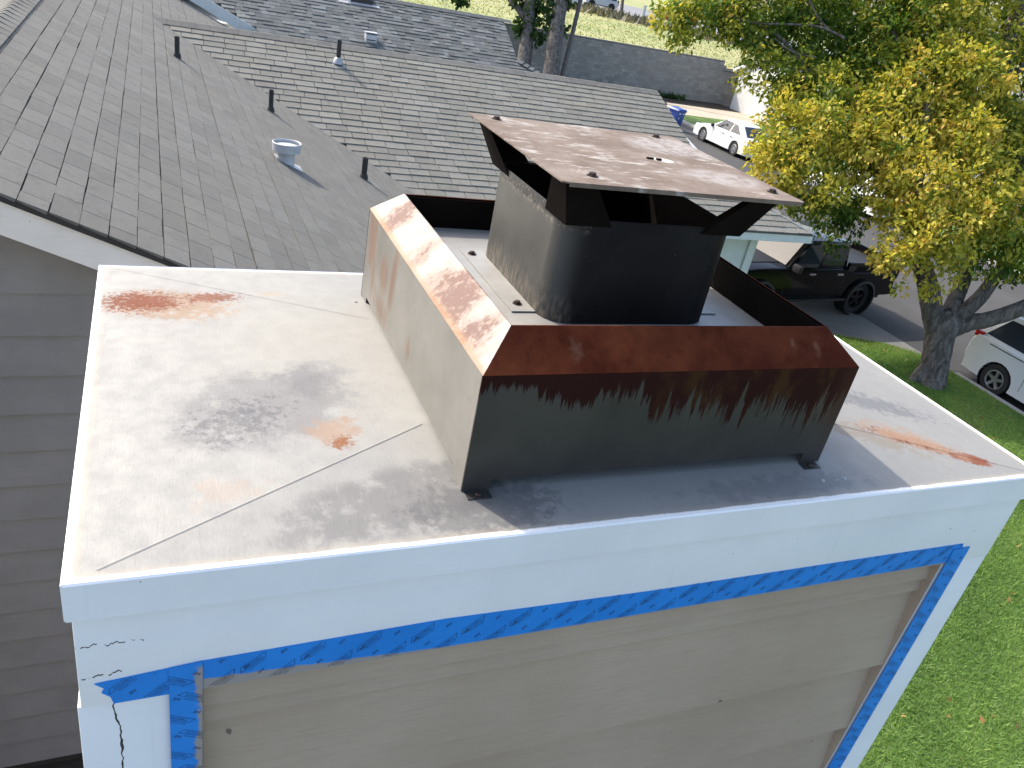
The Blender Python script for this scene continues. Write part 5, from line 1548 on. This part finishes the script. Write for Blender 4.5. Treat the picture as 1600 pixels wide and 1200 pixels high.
# a small bare street tree and a white post by the far road
st = thing('street_tree', 'small tree trunk at the edge of the far road', 'tree', tuple(P(971, 24, 92)))
part('trunk', MB().tube(limb([(970, 26, 92, .22), (972, 8, 92, .2), (975, -20, 92, .16)])[0], [.22 - .004 * i for i in range(11)], 8), M['bark'], st, smooth=60)
me = leaves_mesh('crown', M['leafdark'], [P(985, -30, 92), P(965, -40, 92), P(980, -60, 92)], [1.4, 1.5, 1.6], [160, 180, 180], [.5, .5, .5], (.4, .3), 6, .3, 31, 1)
link('crown', shift(me, base(st)), st)
x, y, z = H(1002, 34, FIELD); pp = thing('post', 'white post by the far road left of the yellow tree', 'post', (x, y, FIELD))
part('shaft', MB().box(x - .16, x + .16, y - .16, y + .16, FIELD, FIELD + 1.7), M['trimwhite'], pp)
part('cap', MB().box(x - .2, x + .2, y - .2, y + .2, FIELD + 1.702, FIELD + 1.78), M['trimwhite'], pp)
x, y, z = H(899, 14, FIELD); pp = thing('sign_board', 'pale board standing at the far road beside the silver off-roader', 'sign', (x, y, FIELD))
part('panel', MB().box(x - .7, x + .7, y - .05, y + .05, FIELD + .15, FIELD + 2.3), M['trimwhite'], pp)
for s in (-1, 1): part('leg', MB().box(x + s * .55 - .04, x + s * .55 + .04, y + .051, y + .13, FIELD, FIELD + 2.2), M['lead'], pp)

# ------------------------------------------------------------------ grass, scrub, litter
def blades(name, mat, pts, h, w, tone, seed, parent_kind='stuff', lean=.5):
    g = np.random.default_rng(seed); n = len(pts)
    hh = h * g.uniform(.55, 1.3, n); a = g.uniform(0, 2 * np.pi, n); l = g.normal(0, lean, (n, 2))
    d = np.stack([np.cos(a), np.sin(a), np.zeros(n)], 1) * (w * g.uniform(.6, 1.3, n))[:, None] / 2
    tip = pts + np.stack([l[:, 0] * hh, l[:, 1] * hh, hh], 1)
    V = np.stack([pts - d, pts + d, tip], 1).reshape(-1).astype(np.float32)
    me = bpy.data.meshes.new(name)
    me.vertices.add(n * 3); me.vertices.foreach_set('co', V)
    me.loops.add(n * 3); me.loops.foreach_set('vertex_index', np.arange(n * 3, dtype=np.int32))
    me.polygons.add(n); me.polygons.foreach_set('loop_start', np.arange(0, n * 3, 3, dtype=np.int32)); me.polygons.foreach_set('loop_total', np.full(n, 3, dtype=np.int32))
    me.update(calc_edges=True)
    at = me.attributes.new('tint', 'FLOAT', 'FACE'); at.data.foreach_set('value', np.clip(tone, 0, 1).astype(np.float32))
    me.materials.append(mat)
    return link(name, me, kind=parent_kind)


g = np.random.default_rng(21)
N = 430000
pts = np.stack([g.uniform(4.8, KX - .16, N), g.uniform(-.5, 11.9, N), np.full(N, GL)], 1)
u_, v_, z_ = project(pts)
edge_y = np.where(pts[:, 0] < 14.9, 11.95, np.where(pts[:, 0] < 15.9, 11.85 - (pts[:, 0] - 14.9) * .4, 11.45 - (pts[:, 0] - 15.9) * .82))
ok = (u_ > 1180) & (u_ < 1760) & (v_ > 440) & (v_ < 1330) & (pts[:, 1] < edge_y)
pts = pts[ok]
shade_patch = np.sin(pts[:, 0] * 1.3 + np.sin(pts[:, 1] * 1.1) * 2) * .16 + np.sin(pts[:, 0] * .7 - pts[:, 1] * 1.9) * .08 + np.sin(pts[:, 0] * 5.3 - pts[:, 1] * 4.1) * .07  # lawn tone patches, strengthened to put soft tree shade into the blade colour
blades('grass', M['grass'], pts, .048, .012, .52 + shade_patch + g.normal(0, .15, len(pts)), 5)
# dead leaves lying in the grass
k = g.choice(len(pts), 260, replace=False)
c = pts[k] + np.array([0, 0, .035])
me = leaves_mesh('fallen_leaf', M['litter'], c, [.02] * 260, [1] * 260, g.uniform(0, 1, 260), (.085, .05), 1, -.1, 8)
link('fallen_leaf', me, kind='stuff')
# scrub along the far edge of the field and rough tufts over it
N = 5200
s_ = g.uniform(-.1, .95, N); w_ = np.abs(g.normal(0, 1, N)) * 3.2
a = np.array([36, 104]); c = np.array([105, 42]); nrm = np.array([-.67, -.74])
q = a + (c - a) * s_[:, None] + nrm * (1.2 + w_)[:, None]
blades('scrub', M['dry'], np.column_stack([q, np.full(N, FIELD)]), .75, .5, g.uniform(0, 1, N), 6, lean=.45)
N = 14000
q = np.column_stack([g.uniform(14, 75, N), 48.2 + 42 * g.uniform(0, 1, N) ** 1.3, np.full(N, FIELD)])
q = q[(q[:, 0] - 36) * .67 + (q[:, 1] - 104) * .74 < -4]
blades('field_grass', M['fieldgrass'], q, .10, .14, .55 + g.normal(0, .15, len(q)), 7, lean=.6)
# low weeds at the foot of the block wall
q = np.column_stack([g.uniform(24, 33, 700), g.uniform(46.6, 47.4, 700), np.full(700, GL - .01)])
blades('weeds', M['leafdark'], q, .35, .12, g.uniform(0, 1, 700), 9)
